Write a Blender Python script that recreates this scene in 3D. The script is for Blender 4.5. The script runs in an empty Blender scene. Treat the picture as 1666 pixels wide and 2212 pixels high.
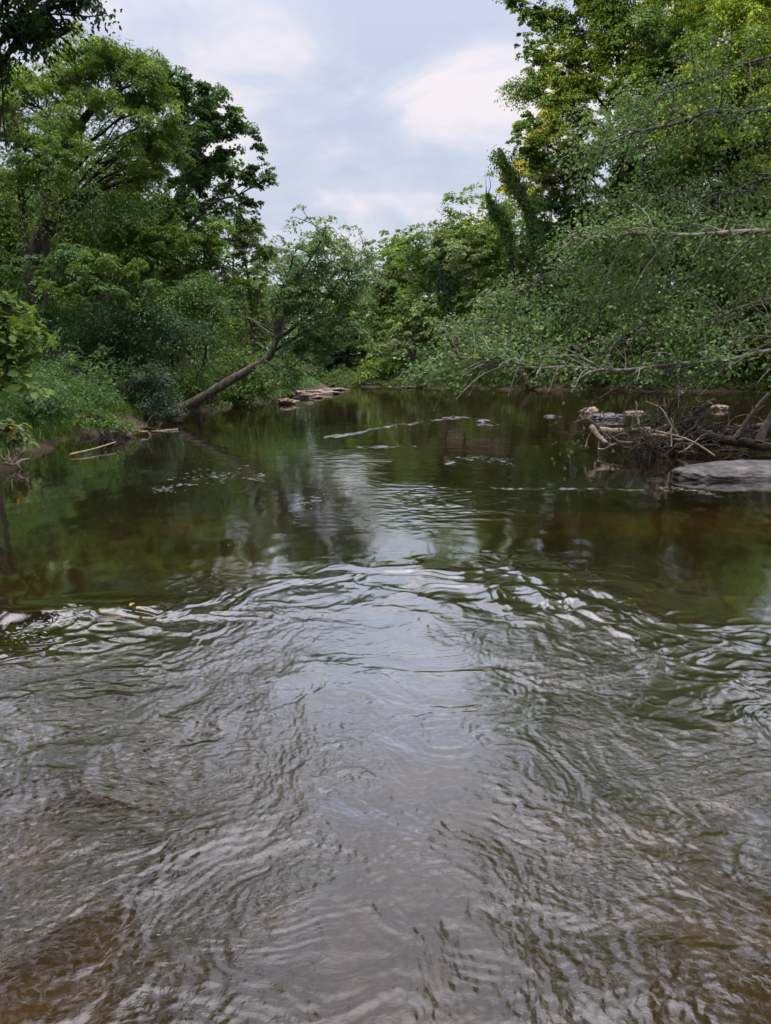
import bpy, math
import numpy as np
R = np.random.default_rng(7)
C = bpy.context.scene.collection
SC = bpy.context.scene

# ------------------------------------------------------------------ camera model
H = 1.6
TH = math.radians(11.2)
F = 1533.0                      # focal length in units of a 1666 x 2212 frame
CT, ST = math.cos(TH), math.sin(TH)

def PX(x, y, Y):
    dx, dy = (x - 833) / F, (1106 - y) / F
    s = Y / (CT + ST * dy)
    return np.array([dx * s, Y, H + (CT * dy - ST) * s])

def WT(x, y, z=0.0):
    dx, dy = (x - 833) / F, (1106 - y) / F
    s = (z - H) / (CT * dy - ST)
    return np.array([dx * s, (CT + ST * dy) * s, z])

# ------------------------------------------------------------------ noise
_perm = np.random.default_rng(3).permutation(256).astype(np.int64)
_perm = np.concatenate([_perm, _perm, _perm])
_ga = np.random.default_rng(5).uniform(0, 2 * np.pi, 256)
_gx, _gy = np.cos(_ga), np.sin(_ga)
_g3 = np.random.default_rng(6).normal(size=(256, 3)); _g3 /= np.linalg.norm(_g3, axis=1)[:, None]

def pn(x, y, s=0):
    x = np.asarray(x, float) + s * 17.31; y = np.asarray(y, float) + s * 9.73
    xi = np.floor(x).astype(np.int64); yi = np.floor(y).astype(np.int64)
    fx, fy = x - xi, y - yi
    u = fx * fx * fx * (fx * (fx * 6 - 15) + 10); v = fy * fy * fy * (fy * (fy * 6 - 15) + 10)
    def g(i, j):
        h = _perm[(_perm[(xi + i) & 255] + ((yi + j) & 255))]
        return _gx[h] * (fx - i) + _gy[h] * (fy - j)
    a = g(0, 0) * (1 - u) + g(1, 0) * u
    b = g(0, 1) * (1 - u) + g(1, 1) * u
    return (a * (1 - v) + b * v) * 1.5

def pn3(p, s=0):
    p = np.asarray(p, float) + s * 13.7
    pi = np.floor(p).astype(np.int64); f = p - pi
    w = f * f * f * (f * (f * 6 - 15) + 10)
    r = 0
    for i in (0, 1):
        for j in (0, 1):
            for k in (0, 1):
                h = _perm[_perm[_perm[(pi[:, 0] + i) & 255] + ((pi[:, 1] + j) & 255)] + ((pi[:, 2] + k) & 255)]
                d = (_g3[h] * (f - np.array([i, j, k]))).sum(1)
                r = r + d * (w[:, 0] if i else 1 - w[:, 0]) * (w[:, 1] if j else 1 - w[:, 1]) * (w[:, 2] if k else 1 - w[:, 2])
    return r * 1.5

def sstep(a, b, x):
    t = np.clip((x - a) / (b - a), 0, 1)
    return t * t * (3 - 2 * t)

def unit(v):
    return v / (np.linalg.norm(v, axis=-1, keepdims=True) + 1e-9)

# ------------------------------------------------------------------ terrain
YL = [-60, 0, 8, 11.8, 13.5, 16, 20, 24, 30, 38, 46, 52, 60, 70, 76, 80, 95, 130]
XL = [-9, -7.6, -6.6, -6.35, -6.9, -7.4, -7.4, -7.6, -6.9, -6.4, -6.1, -6.6, -6.0, -5.2, -9, -16, -45, -120]
YR = [-60, 0, 8, 12, 18, 24, 31, 45, 54, 57, 60, 62, 64, 70, 75, 80, 95, 130]
XR = [11, 9.5, 9.5, 10, 18, 24, 28, 31, 31, 28, 22, 17.5, 12.5, 3.8, 0, -6, -28, -100]

SUN_EL = math.radians(11)
SDIR = np.array([-0.93, -0.37])

def ground(x, y):
    x = np.asarray(x, float); y = np.asarray(y, float)
    xl = np.interp(y, YL, XL); xr = np.interp(y, YR, XR)
    dl = xl - x; dr = x - xr
    d = np.maximum(dl, dr) + 0.45 * pn(x * .5, y * .5, 1) + 0.2 * pn(x * 1.7, y * 1.7, 2)
    land = 0.04 + 0.38 * sstep(0.0, 1.3, d) + 0.13 * np.clip(d, 0, 12) + 0.05 * np.clip(d - 5, 0, 40) * (x < 0)
    land = land + 0.2 * np.clip(d - 8, 0, 45) * (x > 0) * sstep(5, 40, y)
    land = land + 0.15 * sstep(0, 2, d) * pn(x * .8, y * .8, 3)
    bed = -(0.10 + 0.10 * np.clip(-d, 0, 4)) + 0.07 * pn(x * .7, y * .7, 4) + 0.03 * pn(x * 2.3, y * 2.3, 5)
    bed = bed + 0.22 * np.exp(-(((x - 5.6) / 1.9) ** 2 + ((y - 9.6) / 0.8) ** 2))     # sand bar by the boulder
    bed = np.minimum(bed, -0.035)
    z = np.where(d > 0, land, bed)
    u = x * SDIR[0] + y * SDIR[1]
    z = z + 40 * sstep(28, 90, u)  # out-of-view ridge added on the sun side to shade the valley
    return z

def GP(px, py, lift=0.0):
    dx, dy = (px - 833) / F, (1106 - py) / F
    Ys = np.arange(5, 150, .05); sc = Ys / (CT + ST * dy)
    P = np.stack([dx * sc, Ys, H + (CT * dy - ST) * sc], -1)
    hit = np.nonzero(P[:, 2] < ground(P[:, 0], P[:, 1]))[0]
    return P[hit[0] if len(hit) else -1] + np.array([0, 0, lift])

def gz(x, y):
    return float(ground(np.array([x]), np.array([y]))[0])

# ------------------------------------------------------------------ object helpers
def tag(o, label=None, cat=None, group=None, kind=None):
    if label: o['label'] = label
    if cat: o['category'] = cat
    if group: o['group'] = group
    if kind: o['kind'] = kind
    return o

def empty(name, loc, label, cat, group=None):
    o = bpy.data.objects.new(name, None); C.objects.link(o)
    o.location = loc; o.empty_display_size = .3
    return tag(o, label, cat, group)

def npmesh(name, V, faces, mat, parent=None, col=None, smooth=False):
    """faces: list of int arrays (n,k). parent's location is subtracted from V."""
    V = np.asarray(V, np.float32)
    if parent is not None:
        V = V - np.array(parent.matrix_basis.translation, np.float32)
    me = bpy.data.meshes.new(name)
    me.vertices.add(len(V)); me.vertices.foreach_set('co', V.ravel())
    faces = [np.asarray(f, np.int32) for f in faces if len(f)]
    tot = np.concatenate([np.full(len(f), f.shape[1], np.int32) for f in faces])
    loops = np.concatenate([f.ravel() for f in faces])
    me.loops.add(len(loops)); me.loops.foreach_set('vertex_index', loops)
    me.polygons.add(len(tot))
    st = np.zeros(len(tot), np.int32); st[1:] = np.cumsum(tot)[:-1]
    me.polygons.foreach_set('loop_start', st)
    me.polygons.foreach_set('use_smooth', np.full(len(tot), smooth, bool))
    me.update(calc_edges=True)
    if col is not None:
        dom = 'FACE' if len(col) == len(tot) else 'POINT'
        a = me.attributes.new('tint', 'FLOAT_COLOR', dom)
        c4 = np.ones((len(col), 4), np.float32); c4[:, :3] = col
        a.data.foreach_set('color', c4.ravel())
    me.materials.append(mat)
    o = bpy.data.objects.new(name, me); C.objects.link(o)
    if parent is not None: o.parent = parent
    return o

class Tubes:
    def __init__(s): s.V = []; s.F = []; s.n = 0
    def add(s, P, r, k=7, rough=0.0, cap=True):
        P = np.asarray(P, float); n = len(P)
        r = np.broadcast_to(np.asarray(r, float), (n,)) if np.ndim(r) else np.full(n, r)
        T = unit(np.gradient(P, axis=0))
        ref = np.array([0.31, 0.17, 0.93]) if abs(T[:, 2]).mean() < .85 else np.array([0.95, 0.25, 0.1])
        U = unit(np.cross(T, ref)); W = np.cross(T, U)
        a = np.arange(k) * 2 * np.pi / k
        rr = r[:, None] * np.ones(k)
        if rough: rr = rr * (1 + rough * R.normal(size=(n, k)))
        V = P[:, None] + rr[:, :, None] * (U[:, None] * np.cos(a)[None, :, None] + W[:, None] * np.sin(a)[None, :, None])
        i = np.arange(n - 1)[:, None] * k; j = np.arange(k)[None]; j2 = (j + 1) % k
        f = np.stack([i + j, i + j2, i + k + j2, i + k + j], -1).reshape(-1, 4) + s.n
        s.V.append(V.reshape(-1, 3)); s.F.append(f); s.n += n * k
        if cap:
            for e, b in ((0, 0), (n - 1, (n - 1) * k)):
                s.V.append(P[e:e + 1]); q = np.arange(k)
                tri = np.stack([b + q, b + (q + 1) % k, np.full(k, n * k + (0 if e == 0 else 1)), np.full(k, n * k + (0 if e == 0 else 1))], -1)
                s.F.append((tri[:, :3] + s.n - n * k).astype(int)); 
            s.n += 2
    def build(s, name, mat, parent=None):
        q = [f for f in s.F if f.shape[1] == 4]; t = [f for f in s.F if f.shape[1] == 3]
        fs = []
        if q: fs.append(np.concatenate(q))
        if t: fs.append(np.concatenate(t))
        return npmesh(name, np.concatenate(s.V), fs, mat, parent, smooth=True)

def spline(P, n):
    P = np.asarray(P, float)
    if len(P) == 2:
        t = np.linspace(0, 1, n)[:, None]; return P[0] * (1 - t) + P[1] * t
    Q = np.vstack([2 * P[0] - P[1], P, 2 * P[-1] - P[-2]])
    m = len(P) - 1; out = []
    for t in np.linspace(0, m - 1e-6, n):
        i = int(t); f = t - i
        a, b, c, d = Q[i:i + 4]
        out.append(.5 * (2 * b + (c - a) * f + (2 * a - 5 * b + 4 * c - d) * f * f + (3 * b - a - 3 * c + d) * f ** 3))
    return np.array(out)

def wob(P, amp, fr=1.0):
    P = np.array(P, float); n = len(P)
    s = R.uniform(0, 99)
    t = np.linspace(0, 1, n)
    L = np.linalg.norm(P[-1] - P[0])
    w = np.stack([pn(t * L * fr + s, np.full(n, k * 7.7 + s)) for k in range(3)], -1)
    env = np.minimum(1, np.minimum(t * 4, 1))[:, None]
    return P + w * amp * env

# ------------------------------------------------------------------ materials
def newmat(name):
    m = bpy.data.materials.new(name); m.use_nodes = True
    nt = m.node_tree; nt.nodes.clear()
    return m, nt, nt.nodes, nt.links

def N(nt, t, **kw):
    n = nt.nodes.new(t)
    for k, v in kw.items():
        if k.startswith('i_'): n.inputs[k[2:].replace('_', ' ')].default_value = v
        else: setattr(n, k, v)
    return n

def mat_leaf(name, gloss=0.5, trans=0.35):
    m, nt, ns, L = newmat(name)
    at = N(nt, 'ShaderNodeAttribute', attribute_name='tint')
    d = N(nt, 'ShaderNodeBsdfDiffuse'); t = N(nt, 'ShaderNodeBsdfTranslucent')
    g = N(nt, 'ShaderNodeBsdfGlossy'); g.inputs['Roughness'].default_value = .42
    g.inputs['Color'].default_value = (.9, .95, 1, 1)
    hs = N(nt, 'ShaderNodeHueSaturation'); hs.inputs['Hue'].default_value = .485; hs.inputs['Saturation'].default_value = 1.15; hs.inputs['Value'].default_value = 1.25
    m1 = N(nt, 'ShaderNodeMixShader'); m1.inputs[0].default_value = trans
    m2 = N(nt, 'ShaderNodeMixShader')
    fr0 = N(nt, 'ShaderNodeLayerWeight'); fr = N(nt, 'ShaderNodeMath', operation='POWER'); fr.inputs[1].default_value = 4
    L.new(fr0.outputs['Facing'], fr.inputs[0])
    mu = N(nt, 'ShaderNodeMath', operation='MULTIPLY_ADD'); mu.inputs[1].default_value = .25 * gloss; mu.inputs[2].default_value = .03 * gloss
    o = N(nt, 'ShaderNodeOutputMaterial')
    L.new(at.outputs['Color'], d.inputs[0]); L.new(at.outputs['Color'], hs.inputs['Color']); L.new(hs.outputs[0], t.inputs[0])
    L.new(d.outputs[0], m1.inputs[1]); L.new(t.outputs[0], m1.inputs[2])
    L.new(fr.outputs[0], mu.inputs[0]); L.new(mu.outputs[0], m2.inputs[0])
    L.new(m1.outputs[0], m2.inputs[1]); L.new(g.outputs[0], m2.inputs[2])
    L.new(m2.outputs[0], o.inputs[0])
    return m

def mat_noise(name, cols, *a, **k):
    wet = k.pop('wet', 0)
    m = mat_noise0(name, cols, *a, **k)
    if wet:
        nt = m.node_tree; L = nt.links; b = [n for n in nt.nodes if n.type == 'BSDF_PRINCIPLED'][0]
        ge = N(nt, 'ShaderNodeNewGeometry'); sp_ = N(nt, 'ShaderNodeSeparateXYZ'); L.new(ge.outputs['Position'], sp_.inputs[0])
        nn = N(nt, 'ShaderNodeTexNoise'); nn.inputs['Scale'].default_value = 6; L.new(ge.outputs['Position'], nn.inputs['Vector'])
        ad = N(nt, 'ShaderNodeMath', operation='MULTIPLY_ADD'); ad.inputs[1].default_value = -.14; L.new(nn.outputs[0], ad.inputs[0]); L.new(sp_.outputs['Z'], ad.inputs[2])
        mr = N(nt, 'ShaderNodeMapRange'); mr.inputs[1].default_value = -.04; mr.inputs[2].default_value = .02; mr.inputs[3].default_value = .3; mr.inputs[4].default_value = 1; L.new(ad.outputs[0], mr.inputs[0])
        src = b.inputs['Base Color'].links[0].from_socket
        mu = N(nt, 'ShaderNodeVectorMath', operation='SCALE'); L.new(src, mu.inputs[0]); L.new(mr.outputs[0], mu.inputs['Scale']); L.new(mu.outputs[0], b.inputs['Base Color'])
        r2 = N(nt, 'ShaderNodeMapRange'); r2.inputs[1].default_value = .3; r2.inputs[2].default_value = 1; r2.inputs[3].default_value = .25; r2.inputs[4].default_value = .8; L.new(mr.outputs[0], r2.inputs[0]); L.new(r2.outputs[0], b.inputs['Roughness'])
    return m

def mat_noise0(name, cols, scale=8, stretch=(1, 1, 1), rough=.85, bump=.3, detail=6, spec=.3, bscale=None, coord='Object'):
    m, nt, ns, L = newmat(name)
    tc = N(nt, 'ShaderNodeTexCoord'); mp = N(nt, 'ShaderNodeMapping'); mp.inputs['Scale'].default_value = stretch
    no = N(nt, 'ShaderNodeTexNoise'); no.inputs['Scale'].default_value = scale; no.inputs['Detail'].default_value = detail; no.inputs['Roughness'].default_value = .62
    n2 = N(nt, 'ShaderNodeTexNoise'); n2.inputs['Scale'].default_value = bscale or scale * 3; n2.inputs['Detail'].default_value = 5
    cr = N(nt, 'ShaderNodeValToRGB')
    el = cr.color_ramp.elements
    k = len(cols)
    el[0].position = .3; el[0].color = (*cols[0], 1); el[1].position = .7; el[1].color = (*cols[-1], 1)
    for i in range(1, k - 1):
        e = el.new(.3 + .4 * i / (k - 1)); e.color = (*cols[i], 1)
    b = N(nt, 'ShaderNodeBsdfPrincipled'); b.inputs['Roughness'].default_value = rough; b.inputs['Specular IOR Level'].default_value = spec
    bp = N(nt, 'ShaderNodeBump'); bp.inputs['Strength'].default_value = bump; bp.inputs['Distance'].default_value = .05
    o = N(nt, 'ShaderNodeOutputMaterial')
    L.new(tc.outputs[coord], mp.inputs[0]); L.new(mp.outputs[0], no.inputs[0]); L.new(mp.outputs[0], n2.inputs[0])
    L.new(no.outputs[0], cr.inputs[0]); L.new(cr.outputs[0], b.inputs['Base Color'])
    L.new(n2.outputs[0], bp.inputs['Height']); L.new(bp.outputs[0], b.inputs['Normal']); L.new(b.outputs[0], o.inputs[0])
    return m

LEAF = mat_leaf('leaf')
LEAFG = mat_leaf('leaf_glossy', gloss=.5, trans=.35)
BARK = mat_noise('bark_grey_brown', [(.035, .028, .02), (.09, .075, .055), (.15, .13, .105)], 5, (1.6, 1.6, .5), bump=.6)
BARKD = mat_noise('bark_dark', [(.018, .015, .011), (.05, .042, .032)], 5, (1.6, 1.6, .5), bump=.6)
BARKP = mat_noise('bark_pale', [(.12, .105, .085), (.26, .235, .2), (.4, .37, .33)], 7, bump=.3)
BARKA = mat_noise('alder_bark', [(.05, .043, .034), (.12, .105, .085), (.3, .27, .23)], 6, bump=.3)
DRIFT = mat_noise('driftwood', [(.12, .085, .055), (.27, .21, .15), (.42, .36, .29)], 6, (1, 1, 1), bump=.5)
DRIFTT = mat_noise('tan_log', [(.22, .15, .09), (.40, .29, .19), (.52, .41, .29)], 5, (1, 1, 1), bump=.4)
ROOT = mat_noise('wet_root', [(.012, .009, .007), (.045, .032, .024), (.09, .067, .05)], 9, bump=.6)
MUD = mat_noise('mud', [(.05, .035, .022), (.11, .075, .05)], 6, bump=.6)
ROCKM = mat_noise('grey_rock', [(.05, .043, .042), (.12, .105, .10), (.22, .185, .165)], 3.2, (1, 1, 1.5), bump=.8, rough=.75, bscale=9, wet=1)
ROCKB = mat_noise('boulder_rock', [(.09, .08, .078), (.20, .18, .172), (.34, .30, .275)], 4.5, (1, 1, 1.4), bump=.7, rough=.7, bscale=13, wet=1)
ROCKP = mat_noise('pink_rock', [(.11, .075, .058), (.22, .155, .12), (.36, .27, .21)], 2.5, bump=.7, bscale=9, wet=1)
ROCKW = mat_noise('wet_rock', [(.015, .012, .008), (.05, .038, .022), (.1, .075, .04)], 5, bump=.6, rough=.35, spec=.5)
FOAM = mat_noise('foam', [(.26, .26, .25), (.5, .5, .49)], 30, bump=.1, rough=.6)  # also colours the painted glints among the riffle flecks

# ------------------------------------------------------------------ leaves
def leaf_verts(Cn, A, Nn, Ln, Wd, hexa=False, fold=.12):
    A = unit(A); S = unit(np.cross(Nn, A)); Nn = np.cross(A, S)
    L = Ln[:, None]; W = Wd[:, None]
    if hexa:
        rows = [(-.5, 0), (-.22, .42), (.15, .46), (.5, 0), (.15, -.46), (-.22, -.42)]
    else:
        rows = [(-.5, 0), (-.02, .5), (.5, 0), (-.02, -.5)]
    vs = [Cn + A * L * a + S * W * b + Nn * W * (abs(b) * fold * 2) - Nn * L * (.1 if a == .5 else 0) for a, b in rows]
    k = len(rows)
    V = np.stack(vs, 1).reshape(-1, 3)
    Fc = np.arange(len(Cn) * k).reshape(-1, k)
    return V, Fc

PAL = {
    'mid':    ((.034, .075, .014), (.085, .145, .03)),
    'mid2':   ((.03, .07, .02), (.07, .135, .035)),
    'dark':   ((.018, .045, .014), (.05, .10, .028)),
    'vdark':  ((.014, .034, .012), (.034, .07, .022)),  # very dark; in the left hollow it carries painted shade
    'light':  ((.075, .14, .026), (.15, .225, .05)),
    'lime':   ((.06, .135, .015), (.12, .22, .03)),
    'yellow': ((.085, .125, .022), (.17, .19, .04)),  # sunlight put into the leaf colour of the hill trees
    'olive':  ((.055, .085, .024), (.11, .14, .048)),
    'pale':   ((.085, .135, .045), (.16, .215, .085)),  # lightened so that far trees carry painted haze
    'blue':   ((.03, .055, .03), (.06, .098, .052)),
    'near':   ((.04, .084, .024), (.105, .175, .056)),
}

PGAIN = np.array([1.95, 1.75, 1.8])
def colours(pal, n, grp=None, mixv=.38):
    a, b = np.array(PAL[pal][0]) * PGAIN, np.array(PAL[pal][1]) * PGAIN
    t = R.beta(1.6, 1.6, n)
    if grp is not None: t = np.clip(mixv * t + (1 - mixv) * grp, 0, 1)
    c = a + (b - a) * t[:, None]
    y = R.random(n) < .006
    c[y] = c[y] * np.array([2.2, 1.35, .8])
    return c * R.uniform(.92, 1.08, (n, 1))

class Leaves:
    def __init__(s): s.d = []
    def add(s, Cn, A, Nn, Ln, Wd, col): s.d.append((Cn, A, Nn, Ln, Wd, col))
    def build(s, name, mat, parent=None, hexa=False):
        Cn, A, Nn, Ln, Wd, col = [np.concatenate(x) for x in zip(*s.d)]
        V, Fc = leaf_verts(Cn, A, Nn, Ln, Wd, hexa)
        return npmesh(name, V, [Fc], mat, parent, col=col)

def sprays(lv, P, Out, rad, nper, L, pal, tilt=.35, droop=.25, flat=.16, asp=.55, up=1.0):
    """leafy sprays at points P, facing Out; each a drooping, tilted disc of leaves."""
    m = len(P)
    n = unit(Out * tilt + np.array([0, 0, up]) + R.normal(size=(m, 3)) * .22)
    t1 = unit(np.cross(n, R.normal(size=(m, 3)))); t2 = np.cross(n, t1)
    idx = np.repeat(np.arange(m), nper)
    k = len(idx)
    rad = np.broadcast_to(rad, (m,)) * R.uniform(.65, 1.3, m)
    rr = np.sqrt(R.random(k)) * rad[idx]; an = R.uniform(0, 2 * np.pi, k)
    d = t1[idx] * np.cos(an)[:, None] + t2[idx] * np.sin(an)[:, None]
    h = R.normal(size=k) * flat * rad[idx] - droop * rr * rr / rad[idx]
    Cn = P[idx] + d * rr[:, None] + n[idx] * h[:, None]
    Cn[:, 2] -= droop * .5 * rr
    A = d + Out[idx] * .4 + R.normal(size=(k, 3)) * .5; A[:, 2] -= .35
    Nn = n[idx] + R.normal(size=(k, 3)) * .33
    g = R.random(m)[idx]
    Ln = L * R.uniform(.6, 1.3, k)
    lv.add(Cn, A, Nn, Ln, Ln * asp * R.uniform(.8, 1.2, k), colours(pal, k, g))

def lobe_points(c, rad, m, shell=.55, rag=.35):
    d = unit(R.normal(size=(m, 3)))
    s = R.uniform(0, 90)
    k = 1 + rag * pn3(d * 1.7 + s) + rag * .6 * pn3(d * 4.1 + s)
    r = (R.uniform(shell ** 3, 1, m)) ** (1 / 3) * k
    r = np.where(R.random(m) < .07, r * R.uniform(1.1, 1.45, m), r)
    P = c + d * r[:, None] * rad
    return P, unit(d / np.maximum(rad, 1e-3))

def clump_points(c, rad, m, rag=.5, sub=None):
    ns = int(sub or R.integers(13, 19))
    d = unit(R.normal(size=(ns, 3)) + np.array([0, 0, .15]))
    k = R.uniform(.45, 1.0, ns) * (1 + .35 * rag * R.normal(size=ns))
    sc = c + d * k[:, None] * rad
    sr = (rad.mean() * R.uniform(.24, .46, ns))[:, None] * np.array([1, 1, .78])
    w = sr[:, 0] ** 2; i = R.choice(ns, m, p=w / w.sum())
    e = unit(R.normal(size=(m, 3)) + np.array([0, 0, .35]))
    r = R.uniform(.35, 1, m) ** .5 * (1 + .18 * R.normal(size=m))
    P = sc[i] + e * r[:, None] * sr[i]
    return P, unit(e + .6 * d[i]), float(sr[:, 0].mean())

def tree(name, label, base, trunk, lobes, pal='mid', r0=.2, cat='tree', group=None, cov=1.0, L=None, asp=.55,
         bark=None, spray=None, tilt=.4, droop=.25, shell=.4, rag=.6, twigs=9, limbs=True, mat=None, hexa=False,
         trunk_part='trunk', crown_part='crown', nper=36, pal2=None, up=1.0, flat=.16, vines=None, wl=(), sub=None, limb_every=1):
    """base=(px,Y); trunk = [(px,py[,Y])...]; lobes = [(px,py,rx,ry[,Y[,rdepth]])...] in photo units at depth Y."""
    bx, Y = base
    X = (bx - 833) / F * Y
    X = X / 1.0
    z = gz(X, Y)
    root = empty(name, (X, Y, z), label, cat, group)
    bpy.context.view_layer.update()
    tp = [np.array([X, Y, z - .25])] + [PX(t[0], t[1], t[2] if len(t) > 2 else Y) for t in trunk]
    tb = Tubes()
    sp = None
    if len(tp) > 1:
        sp = wob(spline(tp, 26), r0 * .5, .5)
        rr = r0 * (1 - .72 * np.linspace(0, 1, 26)) ; rr[:3] *= np.array([1.45, 1.2, 1.05])
        tb.add(sp, rr, 10, .05)
    lv = Leaves()
    Lf = L or max(.105, .0042 * Y)
    if Y > 58 and cat == 'tree': cov *= 1.5; sub = sub or 24
    for li, lb in enumerate(list(lobes) + list(wl)):
        if len(lb) == 2:
            c = np.array(lb[0], float); rx, rd, rz = lb[1]
        else:
            lY = lb[4] if len(lb) > 4 else Y
            c = PX(lb[0], lb[1], lY)
            s = np.linalg.norm(PX(lb[0] + 1, lb[1], lY) - c)
            rx, rz = lb[2] * s, lb[3] * s
            rd = lb[5] if len(lb) > 5 else .5 * (rx + rz)
        rad = np.array([rx, rd, rz])
        area = 4 * np.pi * ((rx * rd) ** 1.6 / 3 + (rx * rz) ** 1.6 / 3 + (rd * rz) ** 1.6 / 3) ** (1 / 1.6)
        nl = cov * area / (Lf * Lf * asp * .55) * .85
        m = max(6, int(nl / nper))
        srad = spray or max(.28, min(.75, .24 * (rx + rz)))
        if rz > .55 * rx and cat == 'tree':
            P, O, sm = clump_points(c, rad, m, rag, sub); srad = min(srad, max(.26, .55 * sm))
        else:
            P, O = lobe_points(c, rad, m, shell, rag)
        keep = P[:, 2] > ground(P[:, 0], P[:, 1]) + .05
        P, O = P[keep], O[keep]
        if not len(P): continue
        sprays(lv, P, O, srad, nper, Lf, (pal2 if pal2 and li % 2 else pal), tilt, droop, asp=asp, up=up, flat=flat)
        if limbs and sp is not None and li % limb_every == 0:
            dz = c[2] - sp[:, 2]; hd = np.linalg.norm(sp[:, :2] - c[:2], axis=1)
            cost = np.abs(dz - .75 * hd) + .15 * hd
            i = int(np.argmin(cost[4:])) + 4
            a = sp[min(i, 25)]
            mid = (a + c) / 2 + np.array([0, 0, .12 * np.linalg.norm(c - a)])
            lp = wob(spline([a, mid, c], 12), .18, .8)
            lr = max(.03, r0 * .3 * (1 - i / 40))
            tb.add(lp, np.linspace(lr, lr * .4, 12), 6, .05)
            for q in R.choice(len(P), min(twigs, len(P)), replace=False):
                b = lp[R.integers(4, 12)]
                e = P[q]
                md = (b + e) / 2 + np.array([0, 0, .1 * np.linalg.norm(e - b)])
                tb.add(wob(spline([b, md, e], 7), .12, 1.2), np.linspace(lr * .42, .012, 7), 4, cap=False)
    if tb.V: tb.build(trunk_part, bark or BARK, root)
    if lv.d: lv.build(crown_part, mat or LEAF, root, hexa)
    if vines:
        vl = Leaves(); vt = Tubes()
        for (vx, vy0, vy1, vY) in vines:
            a, b = PX(vx, vy0, vY), PX(vx + R.uniform(-8, 8), vy1, vY)
            Pv = wob(spline([a, b], 14), .15, .7)
            vt.add(Pv, .012, 4, cap=False)
            k = int(np.linalg.norm(a - b) * 70)
            t = R.random(k)
            Q = a + (b - a) * t[:, None] + R.normal(size=(k, 3)) * np.array([.22, .22, .1]) * (1.1 - .5 * t[:, None])
            vl.add(Q, R.normal(size=(k, 3)) + np.array([0, 0, -1.3]), R.normal(size=(k, 3)) + np.array([0, -.6, .7]),
                   Lf * R.uniform(.7, 1.2, k), Lf * .6 * R.uniform(.7, 1.2, k), colours(pal, k))
        v = vt.build('vine', BARKD, root)
        vl.build('vine_leaves', LEAF, root)
    return root

def limb_tree(name, label, base, limbs, pal, r0, leaf_L=.075, cat='tree', density=26, mat=None, bark=None, trunk=None, tw=(.35, 1.25), group=None, bare=.15, wl=()):
    """A tree whose long limbs (photo-point polylines with depths) carry side twigs with individual leaves."""
    X, Y = base
    z = gz(X, Y)
    root = empty(name, (X, Y, z), label, cat, group)
    bpy.context.view_layer.update()
    lv = Leaves()
    tb0 = Tubes()
    if trunk:
        tp = spline([np.array([X, Y, z - .3])] + [np.array(t, float) for t in trunk], 24)
        tb0.add(wob(tp, .1), r0 * (1 - .7 * np.linspace(0, 1, 24)), 10, .05)
        tb0.build('trunk', bark or BARK, root)
    for lim in limbs:
        pts, ra, dens, spread = lim[:4]
        P = np.array([PX(*p) if len(p) == 3 else p[0] for p in pts])
        n = 40
        S = wob(spline(P, n), .06, 1.2)
        tb = Tubes()
        tb.add(S, np.linspace(ra, max(.006, ra * .22), n), 7, .06)
        ln = np.linalg.norm(np.diff(S, axis=0), axis=1).sum()
        nt_ = int(ln * dens * 1.35)
        T = unit(np.gradient(S, axis=0))
        for q in range(nt_):
            i = R.integers(int(n * bare), n)
            d = unit(T[i] * R.uniform(.3, 1.0) + R.normal(size=3) * np.array([.6, .9, .75]) * spread + np.array([0, 0, -.18]))
            l = R.uniform(*tw) * (1.15 - .5 * i / n)
            e = S[i] + d * l + np.array([0, 0, -.12 * l])
            if e[2] < 1.3 and R.random() < .88: continue
            tp = spline([S[i], (S[i] + e) / 2 + np.array([0, 0, .1 * l]), e], 7)
            tb.add(wob(tp, .04, 2), np.linspace(min(.014, ra * .5), .003, 7), 4, cap=False)
            k = max(3, int(l * density))
            # side twiglets: leaves spread around the twig
            t = R.uniform(.12, 1.05, k)
            Q = np.stack([np.interp(t, np.linspace(0, 1, 7), tp[:, j]) for j in range(3)], -1)
            Q = Q + R.normal(size=(k, 3)) * np.array([.12, .12, .09]) * (.5 + l)
            A = d + R.normal(size=(k, 3)) * .8 + np.array([0, 0, -.5])
            Nn = np.array([0, -.25, 1.]) + R.normal(size=(k, 3)) * .6
            Ln = leaf_L * R.uniform(.6, 1.25, k)
            lv.add(Q, A, Nn, Ln, Ln * .68 * R.uniform(.85, 1.15, k), colours(pal, k, np.full(k, R.random()), .7))
        tb.build('limb', lim[4] if len(lim) > 4 else (bark or BARKA), root)
    for c_, r_ in wl:
        P, O, sm = clump_points(np.array(c_, float), np.array(r_, float), 560, .5)
        sprays(lv, P, O, .45, 26, leaf_L * 1.5, pal)
    for i, dd in enumerate(lv.d):
        q = dd[0]; n_ = len(q)
        ok = (q[:, 2] > 1.36 + .2 * pn(q[:, 0] * 1.6, q[:, 1] * 2, 61)) | ((q[:, 0] < 3.4) & (q[:, 0] > 2.5) & (R.random(n_) < .4)) | (R.random(n_) < .03)
        gap = pn3(q * np.array([.75, .75, 1.1]), 4) + .5 * pn3(q * 2.1, 5)
        ok &= (gap > -.16) | (R.random(n_) < .22)
        lv.d[i] = tuple(c_[ok] for c_ in dd)
    lv.build('leaves', mat or LEAFG, root, True)
    return root

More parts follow.
